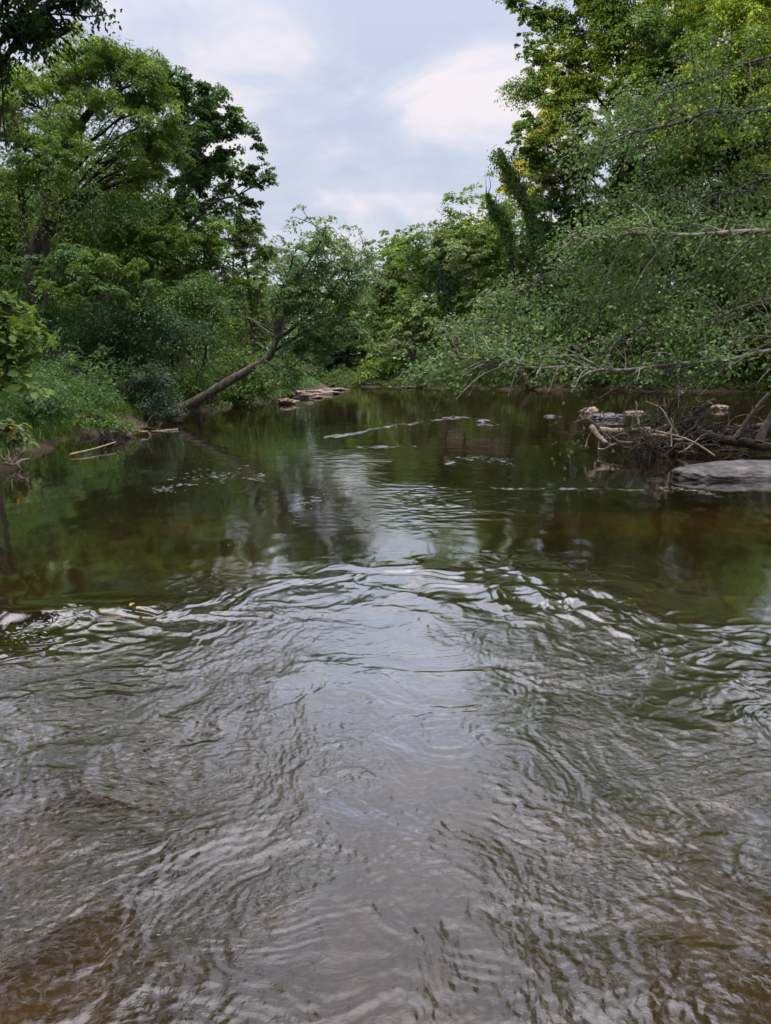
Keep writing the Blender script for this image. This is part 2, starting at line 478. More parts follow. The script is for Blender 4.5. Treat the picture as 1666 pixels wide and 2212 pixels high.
def rock(name, label, c, r, mat, cat='rock', group=None, seed=0, sub=4, amp=.28, rot=0, strat=0):
    import bmesh
    bm = bmesh.new(); bmesh.ops.create_icosphere(bm, subdivisions=sub, radius=1)
    V = np.array([v.co[:] for v in bm.verts]); Fc = np.array([[v.index for v in f.verts] for f in bm.faces]); bm.free()
    k = 1 + amp * pn3(V * 1.3 + seed) + amp * .6 * pn3(V * 2.9 + seed) + amp * .3 * pn3(V * 7 + seed) - amp * .25 * (1 - np.abs(pn3(V * 4.3 + seed + 5))) ** 6
    V = V * k[:, None]
    V[:, 2] *= 1 - .25 * np.clip(V[:, 2], 0, 1)
    if strat: V[:, 2] += .12 * np.floor(V[:, 2] * strat) / strat
    V = V * np.array(r)
    cr, sr = math.cos(rot), math.sin(rot)
    V = np.stack([V[:, 0] * cr - V[:, 1] * sr, V[:, 0] * sr + V[:, 1] * cr, V[:, 2]], -1)
    o = npmesh(name, V, [Fc], mat, smooth=True)
    o.location = c
    return tag(o, label, cat, group)

# ------------------------------------------------------------------ ground + water sheets (polar grids)
def polar(angs, rad):
    na, nr = len(angs), len(rad)
    A, Rr = np.meshgrid(angs, rad)
    x = (np.sin(A) * Rr).ravel(); y = (np.cos(A) * Rr).ravel()
    i = np.arange(nr - 1)[:, None] * na; j = np.arange(na)[None]; j2 = (j + 1) % na
    f = np.stack([i + j, i + j2, i + na + j2, i + na + j], -1).reshape(-1, 4)
    return x, y, f

def angset(fine, lim, coarse):
    a = np.arange(-lim, lim + 1e-6, fine)
    b = np.arange(lim + coarse, 360 - lim - coarse * .5, coarse)
    return np.radians(np.concatenate([a, b]))

gx, gy, gf = polar(angset(.35, 50, 3), .3 * 1.016 ** np.arange(470))
gzv = ground(gx, gy)
m, nt, ns, L = newmat('ground_soil')
tc = N(nt, 'ShaderNodeTexCoord')
n1 = N(nt, 'ShaderNodeTexNoise'); n1.inputs['Scale'].default_value = 1.1; n1.inputs['Detail'].default_value = 8
n2 = N(nt, 'ShaderNodeTexVoronoi'); n2.inputs['Scale'].default_value = 8
n3 = N(nt, 'ShaderNodeTexNoise'); n3.inputs['Scale'].default_value = 14; n3.inputs['Detail'].default_value = 6
sx = N(nt, 'ShaderNodeSeparateXYZ')
bedr = N(nt, 'ShaderNodeValToRGB'); e = bedr.color_ramp.elements
e[0].position = .3; e[0].color = (.022, .019, .009, 1); e[1].position = .74; e[1].color = (.17, .105, .048, 1)
e2 = e.new(.5); e2.color = (.06, .045, .02, 1)
landr = N(nt, 'ShaderNodeValToRGB'); e = landr.color_ramp.elements
e[0].position = .3; e[0].color = (.025, .018, .011, 1); e[1].position = .7; e[1].color = (.085, .06, .038, 1)
mudr = N(nt, 'ShaderNodeValToRGB'); e = mudr.color_ramp.elements
e[0].position = .25; e[0].color = (.035, .024, .016, 1); e[1].position = .75; e[1].color = (.11, .076, .052, 1)
mr = N(nt, 'ShaderNodeMapRange'); mr.inputs[1].default_value = -.02; mr.inputs[2].default_value = .05
mr2 = N(nt, 'ShaderNodeMapRange'); mr2.inputs[1].default_value = .35; mr2.inputs[2].default_value = .6
bw = N(nt, 'ShaderNodeRGBToBW'); ga = N(nt, 'ShaderNodeAttribute', attribute_name='tint'); gs_ = N(nt, 'ShaderNodeSeparateColor'); L.new(ga.outputs['Color'], gs_.inputs[0])
sm = N(nt, 'ShaderNodeMix', data_type='RGBA'); sm.inputs['B'].default_value = (.40, .23, .10, 1); L.new(gs_.outputs[0], sm.inputs['Factor'])
mx = N(nt, 'ShaderNodeMix', data_type='RGBA'); mx2 = N(nt, 'ShaderNodeMix', data_type='RGBA')
mb = N(nt, 'ShaderNodeMix', data_type='RGBA', blend_type='MULTIPLY'); mb.inputs[0].default_value = .7
b = N(nt, 'ShaderNodeBsdfPrincipled'); b.inputs['Roughness'].default_value = .9; b.inputs['Specular IOR Level'].default_value = .2
bp = N(nt, 'ShaderNodeBump'); bp.inputs['Strength'].default_value = .7; bp.inputs['Distance'].default_value = .06
o = N(nt, 'ShaderNodeOutputMaterial')
for q in (n1, n2, n3): L.new(tc.outputs['Object'], q.inputs['Vector'])
L.new(tc.outputs['Object'], sx.inputs[0])
L.new(n1.outputs[0], bedr.inputs[0]); L.new(n3.outputs[0], landr.inputs[0]); L.new(n3.outputs[0], mudr.inputs[0])
L.new(bedr.outputs[0], sm.inputs['A']); L.new(sm.outputs['Result'], mb.inputs['A']); L.new(n2.outputs['Color'], bw.inputs[0]); L.new(bw.outputs[0], mb.inputs['B'])
L.new(sx.outputs['Z'], mr.inputs[0]); L.new(sx.outputs['Z'], mr2.inputs[0])
L.new(mr.outputs[0], mx.inputs['Factor']); L.new(mb.outputs['Result'], mx.inputs['A']); L.new(mudr.outputs[0], mx.inputs['B'])
L.new(mr2.outputs[0], mx2.inputs['Factor']); L.new(mx.outputs['Result'], mx2.inputs['A']); L.new(landr.outputs[0], mx2.inputs['B'])
L.new(mx2.outputs['Result'], b.inputs['Base Color']); L.new(n3.outputs[0], bp.inputs['Height']); L.new(bp.outputs[0], b.inputs['Normal'])
L.new(b.outputs[0], o.inputs[0])
GROUND = m
def blob(px, py, ax, ay):
    c = WT(px, py); return np.exp(-((gx - c[0]) / ax) ** 2 - ((gy - c[1]) / ay) ** 2)
sand = 1.0 * blob(1600, 1062, 2.2, 1.0) + .55 * blob(1300, 1050, 1.2, .9) + .45 * blob(330, 1130, 1.9, 2.2) + .35 * blob(1350, 1180, 1.4, 1.2) + .10 * blob(60, 1880, .5, .5) + .3 * blob(420, 1060, 1.2, 1.2)
sand = np.clip(sand * (.65 + .7 * pn(gx * 1.3, gy * 1.3, 71) + .3), 0, 1)
g = npmesh('ground', np.stack([gx, gy, gzv], -1), [gf], GROUND, smooth=True, col=np.repeat(sand[:, None], 3, 1))
tag(g, 'brown river bed and muddy wooded banks', None, None, 'structure')

# ---- water surface
wx, wy, wf = polar(angset(.11, 40, 3), .55 * 1.0035 ** np.arange(1540))
def crest3(X, Yy, w3):
    return (1 - np.abs(pn(X * 6.5 + .8 * w3, Yy * 8.5, 57))) ** 4 * sstep(-.2, .3, pn(X * 1.4, Yy * 1.4, 58)) + .5 * (1 - np.abs(pn(X * 13 + w3, Yy * 17, 59))) ** 4
def water_h(x, y):
    dist = np.hypot(x, y)
    # boundary where the quick water begins
    B = np.array([WT(a, b)[:2] for a, b in [(-300, 1470), (0, 1385), (200, 1335), (350, 1295), (560, 1262), (700, 1228), (930, 1212), (1120, 1218), (1300, 1252), (1500, 1290), (1666, 1330), (1900, 1370)]])
    yb = np.interp(x, B[:, 0], B[:, 1])
    q = yb - y + .75 * pn(x * .7 + 3, y * 1.1, 11) + .30 * pn(x * 2.0, y * 2.0, 64)
    near = sstep(-.35, 1.25, q)
    edge = np.exp(-((q - .45) / .6) ** 2)
    w1 = pn(x * .9, y * .9, 12); w2 = pn(x * .9, y * .9, 13)
    w3 = pn(x * 2.2, y * 2.2, 14); w4 = pn(x * 2.2, y * 2.2, 15)
    X = x + .35 * w1 + .12 * w3; Yy = y + .35 * w2 + .12 * w4
    # calm swell
    h = .0022 * pn(x * 2.2, y * 1.2, 20) + .0011 * pn(x * 5, y * 3, 21)
    patch = .35 + .65 * sstep(-.25, .35, pn(x * .6, y * .8, 22) + .25 * w3)
    # rippled tongue in the middle distance
    cx = WT(860, 1050)
    mid = np.exp(-((x - cx[0] - .04 * (y - 8)) / (.16 * y + .4)) ** 2) * sstep(6.2, 8.6, y) * (1 - sstep(13, 17, y))
    mid = mid * (.35 + .65 * sstep(-.1, .3, pn(x * .5, y * .35, 23) + .1))
    h = h + 1.25 * mid * (.003 * pn(X * 2.2, Yy * 3.2, 24) + .0030 * pn(X * 5, Yy * 7, 25) + .0022 * pn(X * 10, Yy * 15, 26))
    # riffle lines further out
    def line(pts, wdt, amp):
        P = np.array([WT(*p)[:2] for p in pts])
        yy = np.interp(x, P[:, 0], P[:, 1], left=-99, right=-99)
        return amp * np.exp(-((y - yy) / wdt) ** 2)
    rif = line([(700, 945), (760, 938), (830, 922), (900, 915), (960, 905), (1010, 903)], .45, 1.0)
    rif = rif + line([(330, 1062), (400, 1040), (470, 1028), (560, 1025), (600, 1035)], .35, .7)
    rif = rif + line([(770, 968), (860, 962), (900, 965)], .25, .6) + line([(960, 1000), (1040, 990), (1100, 995)], .4, .7)
    rif = rif + line([(980, 920), (1045, 918), (1090, 910)], .15, .8) + line([(1060, 1056), (1300, 1056), (1480, 1062), (1560, 1075)], .10, .9)
    rif = rif + line([(1170, 920), (1300, 905), (1500, 893), (1666, 890)], .3, .5)
    rif = rif * sstep(-.25, .35, pn(x * 2.6, y * 2.2, 48) + .4 * w3)
    h = h + rif * (.026 * pn(x * 3.4, y * 5, 27) + .019 * pn(x * 9, y * 12, 28))
    # quick water close by: flow fans out from the tongue
    ox, oy = .25, 7.6
    phi = np.arctan2(x - ox, oy - y); rho = np.hypot(x - ox, y - oy)
    w5 = pn(x * 5.1, y * 5.1, 62); w6 = pn(x * 5.1, y * 5.1, 63)
    arc = phi * 4.0 + .30 * w3 + .45 * w1 + .09 * w5; rh = rho + .55 * w2 + .25 * w4 + .12 * w6
    side = sstep(.10, .42, np.abs(phi))
    S1 = .010 * pn(arc * 2.6, rh * 1.25, 30) + .0065 * pn(arc * 5.5, rh * 2.8, 31) + .0030 * pn(arc * 9, rh * 6.5, 32) + .0010 * pn(arc * 19, rh * 14, 33)
    X = X + .05 * w5; Yy = Yy + .05 * w6
    M1 = .012 * pn(X * 1.3, Yy * 2.0, 41) + .006 * pn(X * 3.3, Yy * 4.2, 42) + .0028 * pn(X * 7.5, Yy * 8.6, 43)
    g1 = sstep(-.25, .35, pn(x * 1.9, y * 1.9, 65)); g2 = sstep(-.2, .4, pn(x * 2.7 + .5 * w1, y * 2.7, 66)); g3 = sstep(-.3, .3, pn(x * 1.3 + .6 * w2, y * 1.3, 67))
    fine = .0011 * g1 * pn(X * 10.5 + .8 * w3, Yy * 14 + .8 * w4, 68) + .0008 * g2 * pn(arc * 15, rh * 19 + w1, 33) + .0006 * g3 * pn(X * 24 + w4, Yy * 22, 44) + .0005 * pn(X * 37, Yy * 33, 69)
    rid = (1 - np.abs(pn(arc * 2.4 + .3 * w3, rh * 1.9, 34))) ** 5
    rid2 = (1 - np.abs(pn(arc * 5.2 + w1 * .5, rh * 3.6 + w2 * .5, 35))) ** 6
    rid3 = (1 - np.abs(pn(X * 1.7 + .4 * w3, Yy * 2.6 + .4 * w4, 45))) ** 9
    calm_c = np.exp(-((x - .15) / .6) ** 2)                       # smoother slick down the middle
    fp = sstep(-.18, .30, pn(x * 1.15 + .4 * w4, y * 1.15 + .4 * w3, 46))
    patch = .30 + .70 * fp
    k = near * (1 - .35 * calm_c)
    h = h + k * (side * patch * (1.15 * S1 + .010 * rid * g1 + .004 * rid2 * g3) + (1 - side) * 1.15 * M1 + .5 * side * M1 + .0045 * rid3 * sstep(1.5, 3.6, y) + 0)
    h = h + near * (.5 + .6 * fp) * (1.7 + 2.7 * sstep(5.2, 3.2, y)) * fine + near * .0016 * g2 * crest3(X, Yy, w3)
    # standing waves where the water piles up
    c = WT(1000, 1255)
    st = np.exp(-((x - c[0]) / 1.05) ** 2 - ((y - c[1]) / np.where(y > c[1], .55, .9)) ** 2)
    qx = x + .30 * pn(x * 1.3, y * 1.3, 50) + .16 * pn(x * 3.1, y * 3.1, 51); qy = y + .30 * pn(x * 1.3, y * 1.3, 52) + .18 * pn(x * 3.1, y * 3.1, 53)
    big = pn(qx * 1.5, qy * 2.9, 36)
    crest = (1 - np.abs(pn(qx * 1.25, qy * 2.3, 54))) ** 4
    crest2 = (1 - np.abs(pn(qx * 2.9, qy * 4.6, 55))) ** 5
    h = h + st * (.026 * big + .020 * crest + .010 * crest2 + .006 * pn(qx * 7, qy * 9, 56))
    # boil and tail on the right
    c = WT(1220, 1300)
    dx, dy = x - c[0], y - c[1]
    tail = np.exp(-((dx - .55 * np.maximum(-dy, 0)) / (.45 + .42 * np.maximum(-dy, 0))) ** 2) * sstep(.55, .1, dy) * sstep(-3.2, -1.6, dy)
    sw = np.arctan2(dy, dx); rr = np.hypot(dx, dy)
    swirl = np.exp(-(rr / .6) ** 2)
    h = h + .65 * tail * (.020 * pn(X * 2.3 + .6 * dy, Yy * 3.4, 37) + .012 * rid + .009 * rid2 + .006 * pn(X * 7, Yy * 9, 38)) + swirl * .012 * np.sin(sw * 2 + rr * 16)
    # pour-over on the left rock
    c = WT(235, 1318)
    dx, dy = x - c[0], y - c[1]
    po = np.exp(-(dx / .75) ** 2 - (dy / .22) ** 2)
    h = h + .03 * po + .55 * edge * (.012 * rid2 + .008 * pn(X * 6, Yy * 8, 39)) * np.exp(-((x - c[0] + .5) / 1.3) ** 2)
    fall = np.exp(-((x - c[0] + .55) / .9) ** 2 - ((q - .55) / .4) ** 2)
    h = h + .6 * fall * (.016 * rid + .012 * pn(X * 5, Yy * 7, 40))
    rip = np.clip(.03 + near * (.3 + .7 * fp) * (1 - .3 * calm_c) * (.12 + .88 * sstep(5.4, 3.0, y)) + .10 * mid + .5 * rif, 0, 1)
    fade = 1 - sstep(45, 100, dist)
    return h * fade, rip
wh, rip = water_h(wx, wy)
m, nt, ns, L = newmat('river_water')
tc = N(nt, 'ShaderNodeTexCoord')
at = N(nt, 'ShaderNodeAttribute', attribute_name='tint')
mp = N(nt, 'ShaderNodeMapping'); mp.inputs['Scale'].default_value = (1.1, 1.35, 1)
na = N(nt, 'ShaderNodeTexNoise'); na.inputs['Scale'].default_value = 24; na.inputs['Detail'].default_value = 4; na.inputs['Distortion'].default_value = .8; na.inputs['Roughness'].default_value = .6
sr = N(nt, 'ShaderNodeSeparateColor')
bs = N(nt, 'ShaderNodeMath', operation='MULTIPLY'); bs.inputs[1].default_value = .68
bp = N(nt, 'ShaderNodeBump'); bp.inputs['Distance'].default_value = .011
fr = N(nt, 'ShaderNodeFresnel'); fr.inputs['IOR'].default_value = 1.33
fm = N(nt, 'ShaderNodeMath', operation='MULTIPLY_ADD', use_clamp=True); fm.inputs[1].default_value = 9.6; fm.inputs[2].default_value = -.15; L.new(fr.outputs[0], fm.inputs[0])
fn = N(nt, 'ShaderNodeMath', operation='MINIMUM'); fn.inputs[1].default_value = .76; L.new(fm.outputs[0], fn.inputs[0])
tr = N(nt, 'ShaderNodeBsdfTransparent'); tr.inputs[0].default_value = (.54, .45, .30, 1)
gl = N(nt, 'ShaderNodeBsdfGlossy'); gl.inputs['Roughness'].default_value = .02
mx = N(nt, 'ShaderNodeMixShader'); o = N(nt, 'ShaderNodeOutputMaterial')
L.new(tc.outputs['Object'], mp.inputs[0]); L.new(mp.outputs[0], na.inputs['Vector'])
L.new(at.outputs['Color'], sr.inputs[0]); L.new(sr.outputs[0], bs.inputs[0]); L.new(bs.outputs[0], bp.inputs['Strength'])
L.new(na.outputs[0], bp.inputs['Height'])
L.new(bp.outputs[0], gl.inputs['Normal']); L.new(bp.outputs[0], fr.inputs['Normal'])
df = N(nt, 'ShaderNodeBsdfDiffuse'); df.inputs[0].default_value = (.085, .062, .027, 1); md = N(nt, 'ShaderNodeMixShader'); md.inputs[0].default_value = .12
L.new(tr.outputs[0], md.inputs[1]); L.new(df.outputs[0], md.inputs[2])
L.new(fn.outputs[0], mx.inputs[0]); L.new(md.outputs[0], mx.inputs[1]); L.new(gl.outputs[0], mx.inputs[2]); L.new(mx.outputs[0], o.inputs[0])
WATER = m
w = npmesh('water', np.stack([wx, wy, wh], -1), [wf], WATER, smooth=True, col=np.repeat(rip[:, None], 3, 1))
tag(w, 'brown river water with ripples and swirling quick water', None, None, 'structure')

# ------------------------------------------------------------------ LEFT BANK
T = tree
T('walnut_tree', 'feathery light green tree arching over the left bank with dark forked limbs under its crown', (40, 30),
  [(60, 620), (90, 480), (150, 340), (200, 240), (265, 190)],
  [(150, 170, 105, 85, 29), (255, 165, 110, 85, 30), (310, 240, 65, 80, 30), (345, 255, 45, 80, 31), (345, 340, 45, 50, 31.5), (375, 310, 35, 45, 32), (300, 380, 45, 36, 31), (330, 170, 45, 60, 31), (60, 230, 95, 95, 29), (215, 125, 85, 45, 31), (300, 330, 55, 80, 30.5), (20, 150, 80, 70, 30), (120, 300, 70, 60, 29)],
  'light', .32, L=.15, asp=.36, cov=1.15, spray=.9, nper=60, bark=BARKD, droop=.45, tilt=.5, pal2='mid')
T('oak_tree', 'big dark green round-lobed tree reaching over the water above the left bank', (290, 36),
  [(320, 560), (365, 470), (400, 390), (450, 290)],
  [(385, 180, 36, 34, 36), (420, 205, 42, 40, 36), (465, 205, 34, 30, 36), (480, 250, 45, 42, 36), (525, 265, 38, 36, 36), (545, 300, 28, 26, 36), (500, 310, 45, 40, 36), (430, 270, 52, 48, 36.5), (390, 300, 50, 50, 37), (445, 340, 48, 42, 36), (400, 380, 45, 45, 37),
   (560, 372, 34, 28, 36), (590, 388, 20, 20, 36), (530, 395, 32, 26, 36), (500, 375, 36, 30, 36.5), (545, 430, 30, 26, 36), (500, 440, 36, 26, 36), (545, 468, 26, 18, 36), (455, 420, 40, 32, 36.5), (440, 465, 40, 30, 37), (370, 235, 40, 50, 37), (405, 250, 62, 80, 38), (470, 320, 62, 75, 38), (420, 400, 70, 70, 38), (350, 300, 50, 70, 38.5), (415, 345, 40, 40, 35), (390, 420, 40, 40, 35.2), (430, 290, 36, 34, 35)],
  'mid2', .27, L=.15, asp=.7, cov=1.35, pal2='dark', bark=BARK, twigs=5, rag=.4, spray=.5, nper=44, sub=8, limb_every=4)
T('vine_draped_tree', 'tall tree hung with long leafy vine curtains at the left edge of the photo', (75, 26),
  [(62, 600), (50, 480), (45, 380), (30, 250)],
  [(30, 290, 80, 60), (110, 380, 60, 55), (20, 390, 60, 70), (150, 330, 55, 50), (60, 340, 70, 60)],
  'mid', .22, cov=.65, bark=BARKD, vines=[(15, 380, 560, 25), (80, 380, 520, 25.5), (130, 400, 540, 25), (165, 380, 510, 26), (200, 390, 500, 26.5), (105, 360, 470, 25), (45, 400, 540, 24.5)])
T('slender_tree', 'slender dark trunk with thin crown standing behind the vine curtains', (110, 28),
  [(105, 600), (95, 500), (100, 400), (95, 300)], [(110, 430, 60, 40), (70, 460, 50, 35), (180, 430, 45, 35)], 'mid2', .2, cov=.35, bark=BARKD)
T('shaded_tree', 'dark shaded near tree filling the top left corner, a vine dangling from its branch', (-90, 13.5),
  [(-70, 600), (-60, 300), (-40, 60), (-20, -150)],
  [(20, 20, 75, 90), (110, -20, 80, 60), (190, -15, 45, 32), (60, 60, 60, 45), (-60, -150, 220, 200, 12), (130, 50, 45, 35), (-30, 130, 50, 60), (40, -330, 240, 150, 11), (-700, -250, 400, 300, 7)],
  'vdark', .3, cov=.75, L=.10, bark=BARKD, spray=.32, limbs=True, wl=[((-6.8, 16, 11.5), (2.2, 3, 2)), ((-7, 11, 9.2), (2, 2.6, 2)), ((-7.4, 8, 7.4), (2, 2.4, 1.8)), ((-6.6, 19.5, 14), (2.4, 3, 2.2)), ((-7.6, 13, 12.5), (2.8, 3, 2.6)), ((-8, 9, 9.5), (2.6, 3, 2.4)), ((-6.6, 16.5, 15), (2.6, 3, 2.4)), ((-8.5, 5.5, 8), (2.4, 2.6, 2.4)), ((-9, 10, 14), (3, 3, 2.6)), ((-8.4, 2.5, 7), (2.2, 2.4, 2.2))], vines=[(222, -10, 70, 13.3), (20, 60, 300, 13.5), (0, 100, 330, 13.2)])  # wl: unseen crown lobes added overhead to darken the water's reflections
T('tall_tree', 'tall sunless tree whose pale crown shows through the gap behind the arching limbs', (270, 44),
  [(265, 600), (262, 460), (262, 400)], [(262, 420, 45, 45), (330, 470, 60, 45), (215, 470, 55, 40), (160, 500, 60, 50), (290, 480, 60, 50)], 'olive', .25, cov=.8)
T('bushy_tree', 'shadowy bushy tree on the slope at the left edge above the sycamore', (20, 33),
  [(20, 600), (20, 500)], [(40, 520, 90, 60), (-30, 440, 80, 110), (130, 540, 90, 50), (0, 600, 90, 60)], 'mid', .2, cov=.9)
tiers = []
for q in range(13):
    y_ = 650 + q * 13; x_ = R.uniform(110, 410)
    tiers.append((x_, y_, R.uniform(50, 85), R.uniform(12, 20), 24.6 + (y_ - 650) / 170 * 3.2, R.uniform(.9, 1.5)))
T('beech_tree', 'dense tree with layered drooping sprays, leaves painted dark for the shade of the hollow over the left bank', (230, 27),
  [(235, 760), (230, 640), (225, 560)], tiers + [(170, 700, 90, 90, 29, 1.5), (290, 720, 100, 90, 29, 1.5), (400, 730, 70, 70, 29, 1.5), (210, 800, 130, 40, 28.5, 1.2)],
  'vdark', .22, cov=1.05, bark=BARKD, droop=.45, flat=.045, tilt=.3, spray=.9, nper=60, pal2='dark', L=.13, rag=.5, shell=.2, twigs=4)  # hollow's shade is put into the leaf colour
T('maple_sapling', 'bright green young tree spreading tiered leaf sprays over the dark hollow', (170, 26),
  [(175, 720), (180, 620)], [(150, 548, 42, 30, 24.5), (215, 562, 44, 30, 24.2), (95, 575, 42, 32, 24.6), (275, 590, 42, 30, 24.2), (40, 600, 46, 36, 25), (180, 598, 40, 24, 23.8), (325, 622, 34, 24, 24.4), (120, 622, 36, 24, 23.8), (245, 628, 36, 22, 23.8), (20, 660, 44, 36, 24.6), (75, 668, 36, 26, 24), (170, 650, 32, 19, 23.6), (30, 720, 40, 30, 24), (300, 662, 30, 18, 24)], 'mid2', .08, cov=1.0, pal2='mid', flat=.06, spray=.5, nper=40, rag=.6, droop=.4, tilt=.5, sub=12, limb_every=3)
T('hornbeam_tree', 'yellow-green spreading tree on the slope below the big dark oak', (400, 34),
  [(400, 720), (405, 620)], [(400, 545, 85, 50), (340, 525, 70, 45), (450, 590, 70, 50), (350, 600, 70, 50), (300, 500, 70, 40), (440, 530, 60, 40)], 'mid', .2, cov=1, pal2='light')
T('dogwood_tree', 'small bright leafy tree with tiered branches right of the dark hollow', (430, 28),
  [(440, 790), (445, 700)], [(430, 610, 50, 20), (390, 632, 50, 17), (460, 645, 50, 20), (410, 668, 60, 17), (350, 650, 40, 15), (470, 690, 45, 20), (400, 702, 45, 14), (450, 730, 45, 16, 27.5)], 'mid2', .12, cov=1.1, pal2='mid', flat=.05, droop=.4, spray=.6, nper=50, shell=.1)
T('vine_column_tree', 'tall yellow-green tree cloaked in hanging creepers beside the leaning trunk', (540, 38),
  [(545, 750), (540, 640), (530, 560)], [(525, 545, 55, 50), (572, 560, 26, 34), (545, 505, 32, 30), (560, 610, 45, 65), (510, 640, 55, 70), (565, 700, 45, 65), (520, 740, 50, 60), (480, 510, 50, 40)], 'olive', .2, cov=1, pal2='light',
  vines=[(500, 640, 790, 35), (530, 660, 800, 35), (515, 600, 780, 35)])
T('ash_tree', 'grey-green tree top rising behind the creeper-cloaked tree', (500, 47),
  [(500, 700), (505, 560)], [(500, 500, 60, 45), (545, 540, 40, 45), (440, 480, 60, 40), (580, 560, 22, 30), (575, 640, 40, 90)], 'mid2', .22, cov=.9)
T('bush', 'green bush trailing over the water behind the leaning trunk', (520, 33),
  [(520, 850), (520, 830)], [(500, 800, 65, 50), (560, 810, 60, 50), (450, 830, 50, 45), (530, 850, 60, 25)], 'mid', .06, cat='bush', cov=1, trunk_part='stems', crown_part='foliage')
T('drooping_bush', 'dark bush hanging to the waterline at the far end of the left bank', (610, 44),
  [(605, 850), (605, 830)], [(590, 790, 50, 55), (625, 800, 35, 50), (600, 840, 40, 25), (560, 850, 40, 22, 40), (640, 745, 30, 50)], 'mid2', .06, cat='bush', cov=1, trunk_part='stems', crown_part='foliage')
T('blue_shrub', 'blue-grey shrub at the foot of the leaning trunk', (335, 22.5),
  [(335, 870), (338, 840)], [(335, 835, 48, 42), (365, 868, 35, 28), (310, 875, 35, 25), (345, 895, 45, 14)], 'blue', .04, cat='bush', cov=.9, L=.09, trunk_part='stems', crown_part='foliage')
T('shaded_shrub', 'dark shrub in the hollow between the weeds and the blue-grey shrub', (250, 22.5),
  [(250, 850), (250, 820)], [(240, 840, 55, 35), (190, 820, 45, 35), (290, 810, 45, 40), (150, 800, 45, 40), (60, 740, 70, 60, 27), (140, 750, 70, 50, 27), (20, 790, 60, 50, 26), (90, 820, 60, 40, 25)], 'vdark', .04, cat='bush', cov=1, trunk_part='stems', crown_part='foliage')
T('green_shrub', 'light green shrub touching the middle of the leaning trunk from behind', (420, 27),
  [(420, 860), (425, 830)], [(425, 815, 50, 35), (395, 835, 40, 25), (470, 850, 45, 25)], 'mid', .04, cat='bush', cov=.9, pal2='light', trunk_part='stems', crown_part='foliage')
T('sycamore_sapling', 'young broad-leaved tree with big pale leaves at the left edge of the photo', (-20, 10.5),
  [(-10, 820), (10, 700), (20, 640)], [(5, 700, 50, 60), (45, 760, 38, 42), (15, 790, 50, 45), (0, 645, 28, 26), (65, 715, 20, 12), (-30, 740, 60, 80), (30, 825, 50, 25)], 'light', .05, cov=.8, L=.13, asp=.8, spray=.3, hexa=True, mat=LEAFG, nper=16, pal2='mid')
T('pokeweed_plant', 'tall leafy plant with drooping pale leaves in the lower left corner of the bank', (15, 12.5),
  [(18, 930), (20, 905)], [(20, 925, 30, 28), (5, 950, 25, 20), (40, 945, 22, 16)], 'pale', .02, cat='plant', cov=.8, L=.16, asp=.4, spray=.2, nper=14, hexa=True, trunk_part='stem', crown_part='foliage')
T('nettle_plant', 'tall dark green weed clump standing under the sycamore leaves', (70, 15.5),
  [(70, 900), (70, 870)], [(70, 870, 45, 40), (110, 880, 40, 30), (30, 880, 35, 35)], 'mid2', .02, cat='plant', cov=.8, L=.1, spray=.25, trunk_part='stem', crown_part='foliage')
T('elder_plant', 'low bright green leafy clump at the edge of the mud below the hollow', (225, 17.5),
  [(225, 930), (228, 905)], [(222, 908, 34, 18), (190, 900, 35, 20), (258, 918, 20, 12)], 'mid', .02, cat='plant', cov=.9, L=.1, spray=.25, trunk_part='stem', crown_part='foliage')

